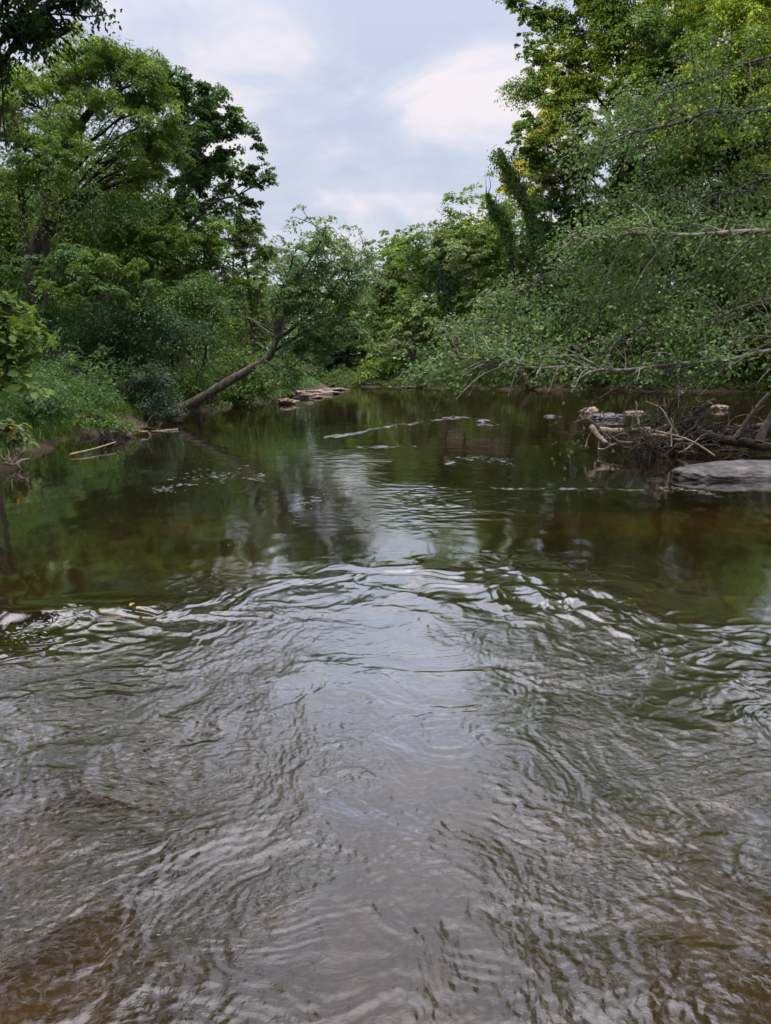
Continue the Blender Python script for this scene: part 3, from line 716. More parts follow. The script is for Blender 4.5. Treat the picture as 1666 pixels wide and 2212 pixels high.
# leaning tree
def leaning_tree():
    b = PX(360, 902, 24); b[2] = 0
    root = empty('leaning_tree', (b[0], b[1], b[2] + .1), 'tree with long bare trunk leaning out over the water from the left bank', 'tree')
    bpy.context.view_layer.update()
    pts = [b + np.array([-.5, .2, -.5])] + [PX(x, y, Y) for x, y, Y in [(372, 892, 24), (430, 862, 24), (500, 820, 24), (555, 790, 24), (583, 768, 24), (594, 740, 24), (600, 700, 24.2)]]
    tb = Tubes(); S = spline(pts, 40)
    tb.add(wob(S, .025, 1.1), np.linspace(.165, .095, 40) * (1 + .12 * pn(np.linspace(0, 9, 40), np.zeros(40), 3)), 16, .07)
    tb.build('trunk', BARK, root)
    lt = Tubes(); lv = Leaves(); dead = Tubes()
    limbs = [[(592, 748), (625, 650), (650, 590), (690, 520), (700, 490)], [(594, 740), (640, 700), (690, 655), (740, 600), (790, 555)], [(588, 760), (640, 730), (710, 695), (765, 640), (805, 585)],
             [(598, 720), (600, 660), (620, 600), (640, 545)], [(585, 766), (620, 770), (680, 740), (740, 720), (810, 700)], [(597, 700), (650, 640), (720, 580), (760, 540)], [(570, 778), (600, 800), (640, 790), (660, 760)]]
    P = []; O = []
    for i, lm in enumerate(limbs):
        q = np.array([PX(x, y, 24 + (i % 3 - 1) * .5 * k) for k, (x, y) in enumerate(lm)])
        s = wob(spline(q, 20), .12, .9)
        lt.add(s, np.linspace(.055, .010, 20), 6)
        for k in range(52 if i != 6 else 16):
            j = R.integers(5, 20)
            e = s[j] + R.normal(size=3) * np.array([.48, .8, .42])
            if R.random() < .5: lt.add(wob(spline([s[j], (s[j] + e) / 2 + [0, 0, .1], e], 6), .06, 2), np.linspace(.018, .005, 6), 4, cap=False)
            P.append(e); O.append(unit(e - s[10]))
    for (x, y, rx, ry, n) in [(640, 590, 45, 50, 52), (690, 545, 38, 45, 46), (612, 650, 30, 40, 18), (660, 650, 40, 30, 22), (745, 620, 45, 50, 46), (690, 735, 70, 30, 40), (650, 745, 40, 24, 18), (785, 565, 25, 34, 22), (740, 560, 30, 25, 12), (698, 505, 16, 22, 12), (640, 800, 30, 30, 14), (740, 700, 60, 25, 24)]:
        c = PX(x, y, 24); s = 24 / F
        p, o_ = lobe_points(c, np.array([rx * s, .9, ry * s]), n, .0, .5)
        P += list(p); O += list(o_)
    P = np.array(P); O = np.array(O)
    sprays(lv, P, O, .25, 40, .105, 'near', .4, .35)
    lv2 = Leaves()
    lt.build('limbs', BARK, root); lv.build('crown', LEAF, root)
    for k in range(26):
        a = PX(600 + R.uniform(-8, 8), 720 + R.uniform(-25, 10), 23.6)
        e = a + unit(np.array([R.normal() * .8 - .1, -.4, abs(R.normal()) * .9 + .2])) * R.uniform(.5, 1.5)
        dead.add(wob(spline([a, (a + e) / 2 + R.normal(size=3) * .1, e], 8), .08, 2), np.linspace(.022, .005, 8), 4, cap=False)
    for (x, y) in [(560, 520), (600, 530), (780, 510), (760, 505), (690, 480), (795, 530), (800, 600), (655, 510)]:
        a = PX(x + (650 - x) * .45, y + 70, 24); e = PX(x, y, 24)
        s = wob(spline([a, (a + e) / 2, e], 10), .1, 2); dead.add(s, np.linspace(.018, .005, 10), 4, cap=False)
        for q in range(4):
            e2 = s[4 + q] + R.normal(size=3) * .3 + [0, 0, .15]; dead.add(spline([s[4 + q], e2], 4), np.linspace(.008, .004, 4), 4, cap=False)
    dead.build('dead_twigs', BARKP, root)
leaning_tree()

# ------------------------------------------------------------------ FAR END (pale and light leaf palettes paint in the distance haze)
T('shade_tree', 'dark blue-green tree closing the river bend in the centre', (740, 86), [(740, 800), (740, 760)], [(720, 790, 45, 40), (760, 770, 40, 55), (700, 750, 40, 50), (735, 720, 40, 45), (760, 820, 30, 22)], 'vdark', .2, cov=.9)
T('broadleaf_tree', 'shaded green tree behind the leaning tree at the river bend', (690, 93), [(690, 780), (690, 700)], [(680, 740, 45, 40), (730, 730, 40, 36), (645, 730, 40, 45), (770, 735, 35, 40)], 'mid2', .25, cov=.9)
T('pale_tree', 'tall pale tree with yellowish top at the far bend right of the leaning tree', (850, 84), [(850, 740), (850, 620)], [(850, 580, 40, 45), (890, 590, 45, 50), (830, 640, 35, 50), (880, 660, 50, 50), (920, 560, 30, 28), (855, 545, 25, 18), (815, 690, 30, 50)], 'light', .3, cov=.95)
T('willow_tree', 'rounded light green tree low by the far bank left of the vine-hung dead tree', (900, 76), [(900, 790), (900, 720)], [(905, 680, 42, 50), (880, 730, 45, 45), (930, 740, 45, 45)], 'pale', .2, cov=1)
T('bush', 'bright green bush at the waterline under the far trees', (830, 78), [(830, 825), (830, 810)], [(830, 780, 45, 48), (870, 790, 40, 40), (800, 800, 28, 32), (850, 815, 50, 16)], 'light', .06, cat='bush', cov=1, pal2='mid', trunk_part='stems', crown_part='foliage')
T('bush', 'dark leafy bush on the far bank right of the pink rock slabs', (725, 84), [(725, 828), (725, 815)], [(700, 815, 35, 25), (745, 812, 32, 26), (770, 825, 28, 14), (670, 800, 35, 35)], 'mid2', .06, cat='bush', cov=1, trunk_part='stems', crown_part='foliage')
T('broadleaf_tree', 'green tree between the dark bend tree and the bright far bush', (790, 86), [(790, 800), (790, 720)], [(790, 770, 40, 45), (780, 725, 42, 40), (755, 745, 35, 40), (812, 700, 26, 45)], 'light', .2, cov=1)
T('bush', 'darker leafy bush beside the bright far bush, above the pale bank', (930, 72), [(930, 820), (930, 800)], [(920, 795, 45, 40), (965, 790, 45, 42), (1000, 805, 40, 28)], 'mid2', .06, cat='bush', cov=1, trunk_part='stems', crown_part='foliage')
T('broad_tree', 'broad grey-green tree filling the right bank beside the snags', (1010, 71), [(1010, 780), (1010, 640)], [(1000, 560, 60, 60), (1060, 570, 55, 60), (960, 540, 40, 45), (1020, 510, 50, 32), (1040, 650, 70, 55), (980, 660, 50, 50), (1100, 640, 50, 55), (1090, 560, 45, 55)], 'pale', .35, cov=1, pal2='light')  # distance haze put into the paler leaf colours
T('yellow_top_tree', 'tree with sunlit yellow top on the hill behind the broad grey-green tree', (1010, 96), [(1010, 620), (1015, 540)], [(1000, 500, 35, 24), (1045, 495, 35, 24), (960, 520, 30, 25), (1075, 490, 25, 22)], 'yellow', .3, cov=1)  # yellow leaves stand in for sunlight on the crown
T('umbrella_tree', 'flat-topped feathery tree on the skyline right of the far pale tree', (955, 82), [(955, 640), (960, 540)], [(965, 505, 26, 18), (950, 535, 30, 20), (990, 490, 25, 12), (940, 560, 26, 22)], 'mid', .2, cov=.8)
T('vine_hung_dead_tree', 'brownish dead tree hung with dark vines at the middle of the right bank', (962, 71), [(965, 700), (955, 610), (945, 560)], [(950, 590, 28, 30), (975, 640, 25, 30)], 'vdark', .3, cov=.5, vines=[(930, 560, 640, 70), (945, 570, 660, 70), (968, 580, 690, 70), (985, 600, 690, 70)])
T('bush', 'low green bush above the brush pile on the right bank', (1060, 68), [(1060, 815), (1060, 790)], [(1060, 770, 50, 45), (1110, 780, 40, 40), (1020, 760, 40, 40), (1090, 810, 40, 16)], 'mid', .06, cat='bush', cov=1, trunk_part='stems', crown_part='foliage')
T('bush', 'bright green bush beside the leaning stump on the right bank', (1180, 65.5), [(1180, 815), (1180, 795)], [(1190, 790, 50, 40), (1150, 770, 45, 45), (1240, 800, 50, 30), (1200, 820, 50, 14)], 'lime', .06, cat='bush', cov=.9, pal2='mid', trunk_part='stems', crown_part='foliage')

def ivy_snag(label, base, pts, r0, fuzz, name='ivy_covered_snag'):
    bx, Y = base; X = (bx - 833) / F * Y; z = gz(X, Y)
    root = empty(name, (X, Y, z), label, 'tree'); bpy.context.view_layer.update()
    tp = [np.array([X, Y, z - .2])] + [PX(x, y, Y) for x, y in pts]
    S = wob(spline(tp, 30), .12, .4)
    tb = Tubes(); tb.add(S, np.linspace(r0, r0 * .3, 30), 8, .08)
    for k in range(12):
        i = R.integers(16, 30); e = S[i] + np.array([R.normal() * .5, R.normal() * .5, R.uniform(.4, 1.6)])
        tb.add(wob(spline([S[i], (S[i] + e) / 2 + R.normal(size=3) * .15, e], 8), .1, 1.5), np.linspace(.05, .012, 8), 5)
    tb.build('trunk', BARKD, root)
    k = int(fuzz * np.linalg.norm(np.diff(S, axis=0), axis=1).sum())
    t = R.random(k) ** 1.0 * .97; i = t * 29
    Q = np.stack([np.interp(i, np.arange(30), S[:, j]) for j in range(3)], -1)
    ra = np.interp(i, np.arange(30), np.linspace(r0, r0 * .3, 30))
    bul = .55 + 1.5 * np.abs(pn(i * .30, np.zeros(k), int(bx) % 50)) + .5 * pn(i * .9, np.zeros(k), int(bx) % 37)
    a = R.uniform(0, 6.283, k); d = np.stack([np.cos(a), np.sin(a), R.normal(size=k) * .2], -1)
    Q = Q + d * (ra * bul * 1.15 + abs(R.normal(size=k)) * .24 * (1.15 - t))[:, None]
    bare = (pn(i * .42 + 7, a * .8, int(bx) % 23) < -.02) & (R.random(k) < .8)
    Q[bare] = S[np.minimum(i[bare].astype(int), 29)]
    hang = R.random(k) < .26; Q[hang, 2] -= R.exponential(.5, hang.sum())
    lv = Leaves(); lv.add(Q, R.normal(size=(k, 3)) + np.array([0, 0, -1.2]), d + R.normal(size=(k, 3)) * .5 + [0, 0, .4], .2 * R.uniform(.7, 1.3, k), .15 * R.uniform(.7, 1.3, k), colours('mid2', k))
    for q in range(16):
        i = R.integers(5, 29); a = R.uniform(0, 6.283); m_ = R.integers(60, 160)
        c = S[i] + np.array([math.cos(a), math.sin(a), 0]) * R.uniform(.2, .75)
        P = c + R.normal(size=(m_, 3)) * np.array([.26, .26, .38]); P[:, 2] -= R.exponential(.35, m_)
        lv.add(P, R.normal(size=(m_, 3)) + np.array([0, 0, -1.2]), R.normal(size=(m_, 3)) * .6 + [0, -.3, .8], .2 * R.uniform(.7, 1.3, m_), .15 * R.uniform(.7, 1.3, m_), colours('mid', m_))
    lv.build('ivy', LEAF, root)
ivy_snag('dead trunk wrapped in ivy, taller of the two leaning above the right trees', (1180, 65), [(1165, 560), (1150, 480), (1120, 410), (1095, 360), (1078, 318)], .42, 560)
ivy_snag('dead ivy-clad trunk with bare black prongs, shorter of the two leaning snags', (1120, 67), [(1105, 560), (1090, 480), (1068, 445), (1050, 418)], .3, 520)

# ------------------------------------------------------------------ RIGHT BANK
T('poplar_tree', 'tall tree with dark ivy-wrapped trunk and scalloped crown at the upper right skyline', (1360, 64),
  [(1355, 560), (1345, 300), (1335, 120), (1320, -60)],
  [(1250, 60, 85, 70), (1150, 40, 50, 30), (1200, 150, 65, 50), (1130, 190, 45, 22), (1230, 240, 75, 50), (1130, 290, 45, 35), (1190, 320, 70, 45), (1340, 60, 80, 80), (1360, 200, 70, 80), (1200, -60, 120, 70), (1330, -80, 120, 90), (1290, 330, 65, 55), (1120, 10, 30, 18), (1160, 110, 38, 25), (1280, 150, 60, 50)],
  'mid', .34, cov=1.25, bark=BARKD, rag=.5, pal2='mid2', twigs=7, L=.19, asp=.75, nper=44, spray=.9)
T('twiggy_tree', 'mid-green tree with ragged grey twigs filling the slope below the poplar', (1290, 67),
  [(1290, 700), (1290, 520), (1285, 420)], [(1240, 420, 75, 60), (1310, 440, 75, 70), (1200, 480, 60, 60), (1280, 530, 80, 60), (1370, 400, 70, 70), (1200, 400, 50, 50)], 'mid2', .25, cov=.9, pal2='olive')
T('pale_trunk_tree', 'tree with thin pale trunk and bare crooked branches left of the big right trees', (1225, 69),
  [(1228, 620), (1226, 480), (1222, 380), (1228, 310)], [(1190, 400, 55, 60), (1240, 350, 50, 50), (1180, 520, 55, 60), (1245, 480, 40, 60), (1150, 560, 45, 60)], 'olive', .2, cov=.75, bark=BARKP)
T('broadleaf_tree', 'leafy tree spreading over the right bank behind the drooping near branches', (1440, 62),
  [(1440, 760), (1440, 600), (1430, 450)], [(1400, 560, 90, 80), (1500, 560, 90, 80), (1440, 460, 90, 80), (1340, 640, 80, 70), (1520, 680, 100, 70), (1420, 700, 90, 60), (1300, 700, 70, 50), (1580, 480, 90, 100)], 'mid', .3, cov=.85, pal2='olive')
T('hickory_tree', 'full green tree on the hillside between the poplar and the upper right edge', (1480, 66),
  [(1480, 600), (1475, 400)], [(1440, 180, 80, 80), (1540, 210, 90, 90), (1420, 300, 80, 80), (1520, 340, 90, 80), (1600, 300, 80, 80), (1380, 380, 70, 60), (1460, 90, 70, 60), (1640, 420, 90, 90), (1400, 520, 100, 80), (1510, 560, 100, 90), (1620, 580, 100, 90), (1310, 560, 80, 70)], 'mid2', .35, cov=1.1, pal2='mid')
T('tall_tree', 'tall leafy tree at the upper right edge with sun on the leaves behind it', (1640, 60),
  [(1640, 600), (1635, 300), (1630, 50)], [(1560, 120, 100, 90), (1640, 60, 100, 100), (1600, 250, 110, 90), (1500, 220, 80, 80), (1480, 330, 80, 70), (1650, 350, 90, 90), (1550, -60, 150, 90), (1700, 200, 90, 150)], 'mid', .3, cov=1.05, pal2='light', bark=BARK)
T('young_tree', 'green tree low on the right slope just above the bright bush by the leaning stump', (1290, 65),
  [(1290, 760), (1290, 680)], [(1260, 640, 70, 60), (1200, 640, 60, 60), (1320, 600, 70, 60), (1180, 710, 60, 50), (1260, 730, 70, 50), (1350, 720, 60, 60)], 'mid2', .2, cov=.95, pal2='mid')
T('bush', 'shaded leafy bush along the right bank above the pale fallen log', (1560, 61),
  [(1560, 830), (1560, 800)], [(1540, 770, 90, 50), (1640, 760, 90, 60), (1460, 770, 70, 45), (1600, 820, 80, 25), (1420, 800, 60, 35), (1700, 700, 80, 100)], 'mid2', .06, cat='bush', cov=1, trunk_part='stems', crown_part='foliage')
T('sapling_thicket', 'thicket of green saplings on the right bank left of the fallen bank log', (1360, 62.5),
  [(1360, 830), (1360, 790)], [(1340, 790, 70, 45), (1400, 770, 60, 50), (1300, 800, 55, 35), (1440, 820, 60, 22)], 'mid', .06, cat='bush', cov=1, trunk_part='stems', crown_part='foliage')
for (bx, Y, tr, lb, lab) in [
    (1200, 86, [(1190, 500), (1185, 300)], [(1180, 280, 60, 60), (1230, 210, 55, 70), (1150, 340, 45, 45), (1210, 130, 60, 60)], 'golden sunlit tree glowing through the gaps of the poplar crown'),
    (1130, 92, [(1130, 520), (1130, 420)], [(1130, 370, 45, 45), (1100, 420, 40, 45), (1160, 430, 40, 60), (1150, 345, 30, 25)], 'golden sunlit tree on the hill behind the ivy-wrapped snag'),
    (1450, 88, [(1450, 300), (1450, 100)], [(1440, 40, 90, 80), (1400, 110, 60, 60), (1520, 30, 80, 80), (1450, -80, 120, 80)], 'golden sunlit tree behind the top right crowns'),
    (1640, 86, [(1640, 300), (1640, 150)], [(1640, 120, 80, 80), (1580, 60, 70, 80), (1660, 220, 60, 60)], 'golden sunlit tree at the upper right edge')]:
    T('sunlit_tree', lab, (bx, Y), tr, lb, 'yellow', .3, group='sunlit trees on the hill', cov=.8)  # warm sunlight partly painted in by the yellow leaf palette

# near alder with long limbs reaching in from the right
limb_tree('alder_tree', 'near tree reaching long pale limbs with round leaves over the water at right', (11.5, 12), [
    ([(2000, 490, 11.2), (1666, 505, 11.2), (1440, 505, 11.2), (1330, 508, 11.2), (1240, 515, 11.2)], .05, 9, .9, BARKP),
    ([(2000, 690, 10.8), (1700, 755, 10.8), (1450, 790, 10.8), (1240, 793, 10.8), (1100, 785, 10.8), (960, 760, 11.5)], .036, 11, .85, BARKP),
    ([(2000, 250, 12.5), (1666, 240, 12.5), (1520, 246, 12.5), (1380, 290, 12.3), (1260, 335, 12)], .05, 9, 1.0),
    ([(2000, 560, 12.8), (1666, 560, 12.8), (1480, 600, 12.5), (1320, 640, 12.2), (1180, 700, 12)], .03, 11, 1.0),
    ([(2000, 600, 11.2), (1700, 640, 11.2), (1500, 700, 11), (1350, 740, 11), (1240, 830, 11)], .03, 10, 1.0),
    ([(2000, 380, 13), (1700, 380, 13), (1560, 420, 13), (1420, 430, 12.8), (1290, 450, 12.5)], .03, 10, 1.0),
    ([(2000, 80, 13), (1700, 120, 13), (1540, 160, 13), (1420, 210, 13), (1340, 260, 13)], .03, 8, 1.0),
    ([(1500, 790, 11.6), (1400, 820, 11.5), (1320, 850, 11.4), (1260, 890, 11.3), (1235, 950, 11.3)], .014, 9, .55),
    ([(1666, 740, 11.3), (1560, 790, 11.3), (1480, 830, 11.2), (1400, 850, 11.2)], .02, 11, .9),
    ([(1240, 793, 11.8), (1150, 740, 11.8), (1060, 690, 11.8), (960, 700, 11.8)], .014, 11, .8),
    ([(1100, 785, 11.6), (1020, 790, 11.5), (960, 810, 11.4), (910, 835, 11.4)], .010, 13, .7),
    ([(1400, 560, 12.3), (1290, 590, 12.2), (1180, 600, 12), (1090, 640, 12)], .014, 10, .9),
    ([(1700, 480, 12), (1640, 500, 12), (1560, 470, 12.2), (1450, 400, 12.5)], .04, 8, 1.0),
    ([(np.array([11., 12, 7]),), (np.array([9., 11.5, 10.5]),), (np.array([7., 12, 12.5]),)], .07, 8, 1.3),  # this limb and the next: out of view, added for dark reflections
    ([(np.array([11., 12, 6]),), (np.array([9.5, 8, 8.5]),), (np.array([8., 5.5, 10]),)], .07, 8, 1.3),
    ], 'near', .24, leaf_L=.062, density=88, trunk=[(11.2, 12, 3), (11, 12.2, 6), (11, 12.2, 10)], wl=[((7, 16, 11.5), (2.2, 3, 2)), ((7.2, 11, 9.2), (2, 2.6, 2)), ((7.2, 8, 7.4), (1.9, 2.4, 1.8)), ((7, 19.5, 14), (2.4, 3, 2.2)), ((8, 12.5, 12.5), (2.6, 3, 2.4)), ((8.6, 8.5, 10), (2.4, 2.8, 2.4)), ((8.6, 5.5, 9), (2.2, 2.6, 2.2)), ((9.5, 10, 14), (2.6, 3, 2.4)), ((9, 2.5, 7.5), (2.2, 2.4, 2.2))])  # wl: unseen foliage added above to darken reflections at right

# pale bare branches on the poplar side
def branch_obj(label, lines, r, Y, name='dead_branch', mat=BARKP):
    pass

# ------------------------------------------------------------------ background wood (one mass on each hillside)
def wood(name, label, spots, pals):
    lv = Leaves()
    for (x, y, h, rw) in spots:
        z = gz(x, y)
        Lf = max(.2, .0048 * math.hypot(x, y))
        for q in range(3):
            c = np.array([x + R.normal() * rw * .5, y + R.normal() * rw * .5, z + h * (.35 + .27 * q)])
            rad = np.array([rw, rw, h * .28]) * R.uniform(.8, 1.15)
            area = 4 * np.pi * rw * rw
            mm = int(.8 * area / (Lf * Lf * .33) / 30)
            P, O = lobe_points(c, rad, mm, .4, .4)
            P[:, 2] = np.maximum(P[:, 2], ground(P[:, 0], P[:, 1]) + .2)
            sprays(lv, P, O, .8, 30, Lf, pals[R.integers(len(pals))])
    o = lv.build(name, LEAF)
    tag(o, label, 'wood', None, 'stuff')
sp = []
for Y in (34, 42, 52, 64, 80):
    for x in np.arange(-.62 * Y - 4, -.20 * Y - 3, 5.2):
        xx = min(x, np.interp(Y, YL, XL) - 4)
        sp.append((xx + R.normal(), Y + R.normal() * 2, R.uniform(8, 11) * (1 if Y < 60 else 1.2), 3.4))
for x in np.arange(-26, 14, 2.8): sp.append((x, 100 + R.normal() * 4, R.uniform(7, 9.5), 3.2))
wood('woodland', 'dense green woodland rising behind the left bank trees and closing the bend', sp, ['dark', 'mid2', 'mid'])
sp = []
for Y in (34, 44, 56, 70, 88):
    for x in np.arange(.30 * Y + 9, .66 * Y + 10, 5.4):
        xx = max(x, np.interp(Y, YR, XR) + 4)
        sp.append((xx + R.normal(), Y + R.normal() * 2, R.uniform(11, 15), 3.6))
for x in np.arange(6, 30, 5): sp.append((x, 84 + R.normal() * 2, R.uniform(11, 14), 4))
wood('woodland', 'dense green woodland climbing the hill behind the right bank trees', sp, ['mid2', 'mid', 'olive'])

# ------------------------------------------------------------------ bank weeds and grass
def weeds(name, label, n, side, Y0, Y1, width, hgt, pal, L=.1, blades=0):
    y = Y0 + (Y1 - Y0) * R.random(n) ** 1.2
    off = (.5 if side < 0 else .15) + width * R.random(n) ** (1.3 if side < 0 else 1.8)
    x = np.interp(y, YL, XL) - off if side < 0 else np.interp(y, YR, XR) + off
    z = ground(x, y)
    ok = z > (.12 if side < 0 else .03); x, y, z, off = x[ok], y[ok], z[ok], off[ok]
    hh = hgt * R.uniform(.2, 1, len(x)) * (.5 + .5 * sstep(.5, 2.2, off)) * (1 + .5 * pn(x * .9, y * .9, 51))
    lv = Leaves()
    P = np.stack([x, y, z + hh], -1); O = unit(R.normal(size=P.shape) + np.array([-side * -.6, -.6, .2]))
    sprays(lv, P, O, .24, 20, L, pal, .5, .4, flat=.35)
    if blades:
        k = blades; i = R.integers(0, len(x), k)
        Q = P[i] * [1, 1, 0] + np.stack([R.normal(size=k) * .3, R.normal(size=k) * .3, np.zeros(k)], -1)
        Q[:, 2] = ground(Q[:, 0], Q[:, 1]); hb = R.uniform(.2, .5, k)
        Q[:, 2] += hb * .45
        lv.add(Q, R.normal(size=(k, 3)) * .4 + [0, 0, 1.2], R.normal(size=(k, 3)), hb, np.full(k, .022), colours('mid', k))
    tag(lv.build(name, LEAF), label, 'weeds', None, 'stuff')
weeds('bank_weeds', 'bright green weeds and grass covering the left bank above the mud', 4200, -1, 9.5, 24, 4.5, 1.0, 'mid2', .1, 22000)
weeds('tall_weeds', 'taller dark stalky weeds scattered through the left bank greenery', 520, -1, 9.5, 24, 4.5, 2.1, 'mid2', .12)
weeds('bank_vines', 'light leafy creepers trailing over the mud edge of the left bank', 700, -1, 9.5, 23, 1.2, .35, 'lime', .09, 9000)
weeds('bank_weeds', 'shaded weeds under the trees along the far left bank', 2200, -1, 24, 66, 4, .8, 'mid2', .16)
weeds('bank_weeds', 'green weeds along the right bank under the trees', 6200, 1, 16, 96, 5, .9, 'mid', .17)

# ------------------------------------------------------------------ rocks
c = WT(1575, 1032)
rock('boulder', 'big smooth grey boulder at the right edge lying half out of the water', (c[0] + .42, c[1] + .25, .0), (1.25, .5, .31), ROCKB, seed=2.6, sub=6, amp=.12, rot=.2)
c = WT(1330, 905); rock('striped_rock', 'flat rock with white stripe under the hanging branches', (c[0] - .3, c[1], .03), (.62, .4, .22), ROCKM, seed=9, rot=.1)
c = WT(1275, 893); rock('brown_rock', 'small brown rock leaning against the striped rock', (c[0], c[1], .05), (.33, .3, .25), ROCKP, seed=3)
c = WT(1370, 893); rock('tan_rock', 'low tan rock right of the striped rock', (c[0], c[1], .0), (.4, .25, .14), ROCKP, seed=5)
c = WT(1555, 885); rock('river_rock', 'grey-pink rock in the pool beyond the root wad', (c[0], c[1], .04), (.36, .3, .22), ROCKP, seed=6)
c = WT(1045, 912); rock('river_rock', 'small round brown rock in midstream', (c[0], c[1], .0), (.26, .2, .12), ROCKW, seed=7)
c = WT(985, 902); rock('river_rock', 'flat pale rock just breaking the surface in midstream', (c[0], c[1], -.03), (.5, .3, .09), ROCKP, seed=8)
c = WT(1188, 900); rock('river_rock', 'small grey rock left of the hanging branch tips', (c[0], c[1], -.02), (.22, .2, .11), ROCKM, seed=11)
c = WT(1318, 952); rock('river_rock', 'small pointed grey stone by the pale log end', (c[0], c[1], .0), (.16, .14, .12), ROCKM, seed=12)
c = WT(235, 1325); rock('submerged_rock', 'dark wet rock with water pouring over it at left, yellow leaves on top', (c[0], c[1] - .03, -.06), (.42, .2, .115), ROCKW, seed=13, amp=.35)
far = [((680, 851), 1.5, .28, ROCKP, 'largest flat pink rock slab at the far left bank'), ((655, 860), 1.0, .3, ROCKP, 'rounded pink rock at the near end of the far slabs'), ((725, 843), 1.1, .2, ROCKP, 'thin pale slab at the bend beyond the pink slabs'), ((622, 873), .5, .3, ROCKP, 'small pink stone at the tip of the left bank'), ((885, 838), .7, .2, ROCKP, 'pale stones at the foot of the far right bushes'), ((1000, 838), .6, .18, ROCKP, 'low pinkish stone below the dead hanging tree')]
for i, ((x, y), r, h, mt, lab) in enumerate(far):
    c = WT(x, y); rock('bank_rock', lab, (c[0], c[1], .05), (r, r * .8, h), mt, group='rocks along the far banks', seed=20 + i, amp=.55)
c = WT(1509, 842); rock('bank_rock', 'tan boulder on the right bank behind the hanging leaves', (c[0], c[1], .3), (.8, .6, .55), ROCKP, seed=31)

# ------------------------------------------------------------------ driftwood and root wad (right)
def log(name, label, pts, r, mat, stubs=0, cat='log', group=None, k=10, taper=.6):
    P = np.array([PX(*p) if len(p) == 3 else GP(p[0], p[1], r * .7) for p in pts]); S = wob(spline(P, 18), r * .5, 1.2)
    tb = Tubes(); tb.add(S, np.linspace(r, r * taper, 18), k, .06)
    for q in range(stubs):
        i = R.integers(3, 16); e = S[i] + unit(R.normal(size=3) + [0, 0, .5]) * R.uniform(.15, .45)
        tb.add(spline([S[i], e], 5), np.linspace(r * .3, r * .1, 5), 5)
    o = tb.build(name, mat)
    return tag(o, label, cat, group)
log('driftwood_log', 'pale horizontal log in front of the root wad, left end in the water', [(1290, 930, 15), (1360, 933, 15), (1430, 930, 15)], .09, DRIFT, 1)
log('driftwood_log', 'short pale log slanting into the water at the left end of the root wad', [(1278, 922, 14.6), (1292, 940, 14.3), (1310, 956, 14)], .06, DRIFT)
log('driftwood_log', 'thick brown log lying low at the right of the root wad', [(1500, 935, 14.3), (1580, 955, 14.2), (1640, 963, 14), (1720, 965, 14)], .12, ROOT, 2)
log('driftwood_log', 'mossy log resting across the pile at the right edge', [(1500, 950, 15.2), (1580, 930, 15.2), (1660, 915, 15)], .11, BARK, 1)
log('fallen_branch', 'grey forked branch propped upright at the right edge of the photo', [(1640, 955, 13.8), (1655, 915, 13.9), (1690, 850, 14)], .085, BARK, 2, cat='branch')
log('fallen_branch', 'thinner grey branch crossing the forked branch at the right edge', [(1590, 945, 14.2), (1620, 900, 14.2), (1660, 850, 14.2)], .06, BARK, 1, cat='branch')
log('fallen_branch', 'thick mossy branch rising out of the root wad to the hanging leaves', [(1480, 925, 14.8), (1510, 890, 14.8), (1545, 862, 14.9)], .085, BARKD, 2, cat='branch')
log('fallen_branch', 'long pale stick slanting from the root tangle toward the boulder', [(1410, 930, 13.6), (1470, 945, 13.3), (1510, 962, 13), (1545, 985, 12.6)], .025, DRIFTT, 0, cat='branch')
log('fallen_branch', 'thin forked grey stick standing above the root wad', [(1470, 950, 13.8), (1450, 920, 13.8), (1430, 885, 13.9), (1395, 868, 14)], .028, DRIFT, 2, cat='branch')
log('fallen_log', 'long bare tan log sloping down the right bank to the pool', [(1574, 843), (1620, 830, 60.5), (1666, 813, 60.5), (1760, 780, 61)], .34, DRIFTT, 0)
log('bank_log', 'weathered red-brown log on the right bank above the root wad', [(1385, 818), (1430, 800), (1500, 785)], .32, DRIFT, 3)
log('bank_log', 'grey weathered log end under the leaves at the right edge', [(1540, 760), (1600, 735), (1690, 715)], .3, DRIFT, 1)
log('leaning_stump', 'brown broken stump leaning at the waterline of the right bank', [(1147, 843), (1136, 822, 64), (1124, 795, 64)], .32, MUD, 0, cat='stump')

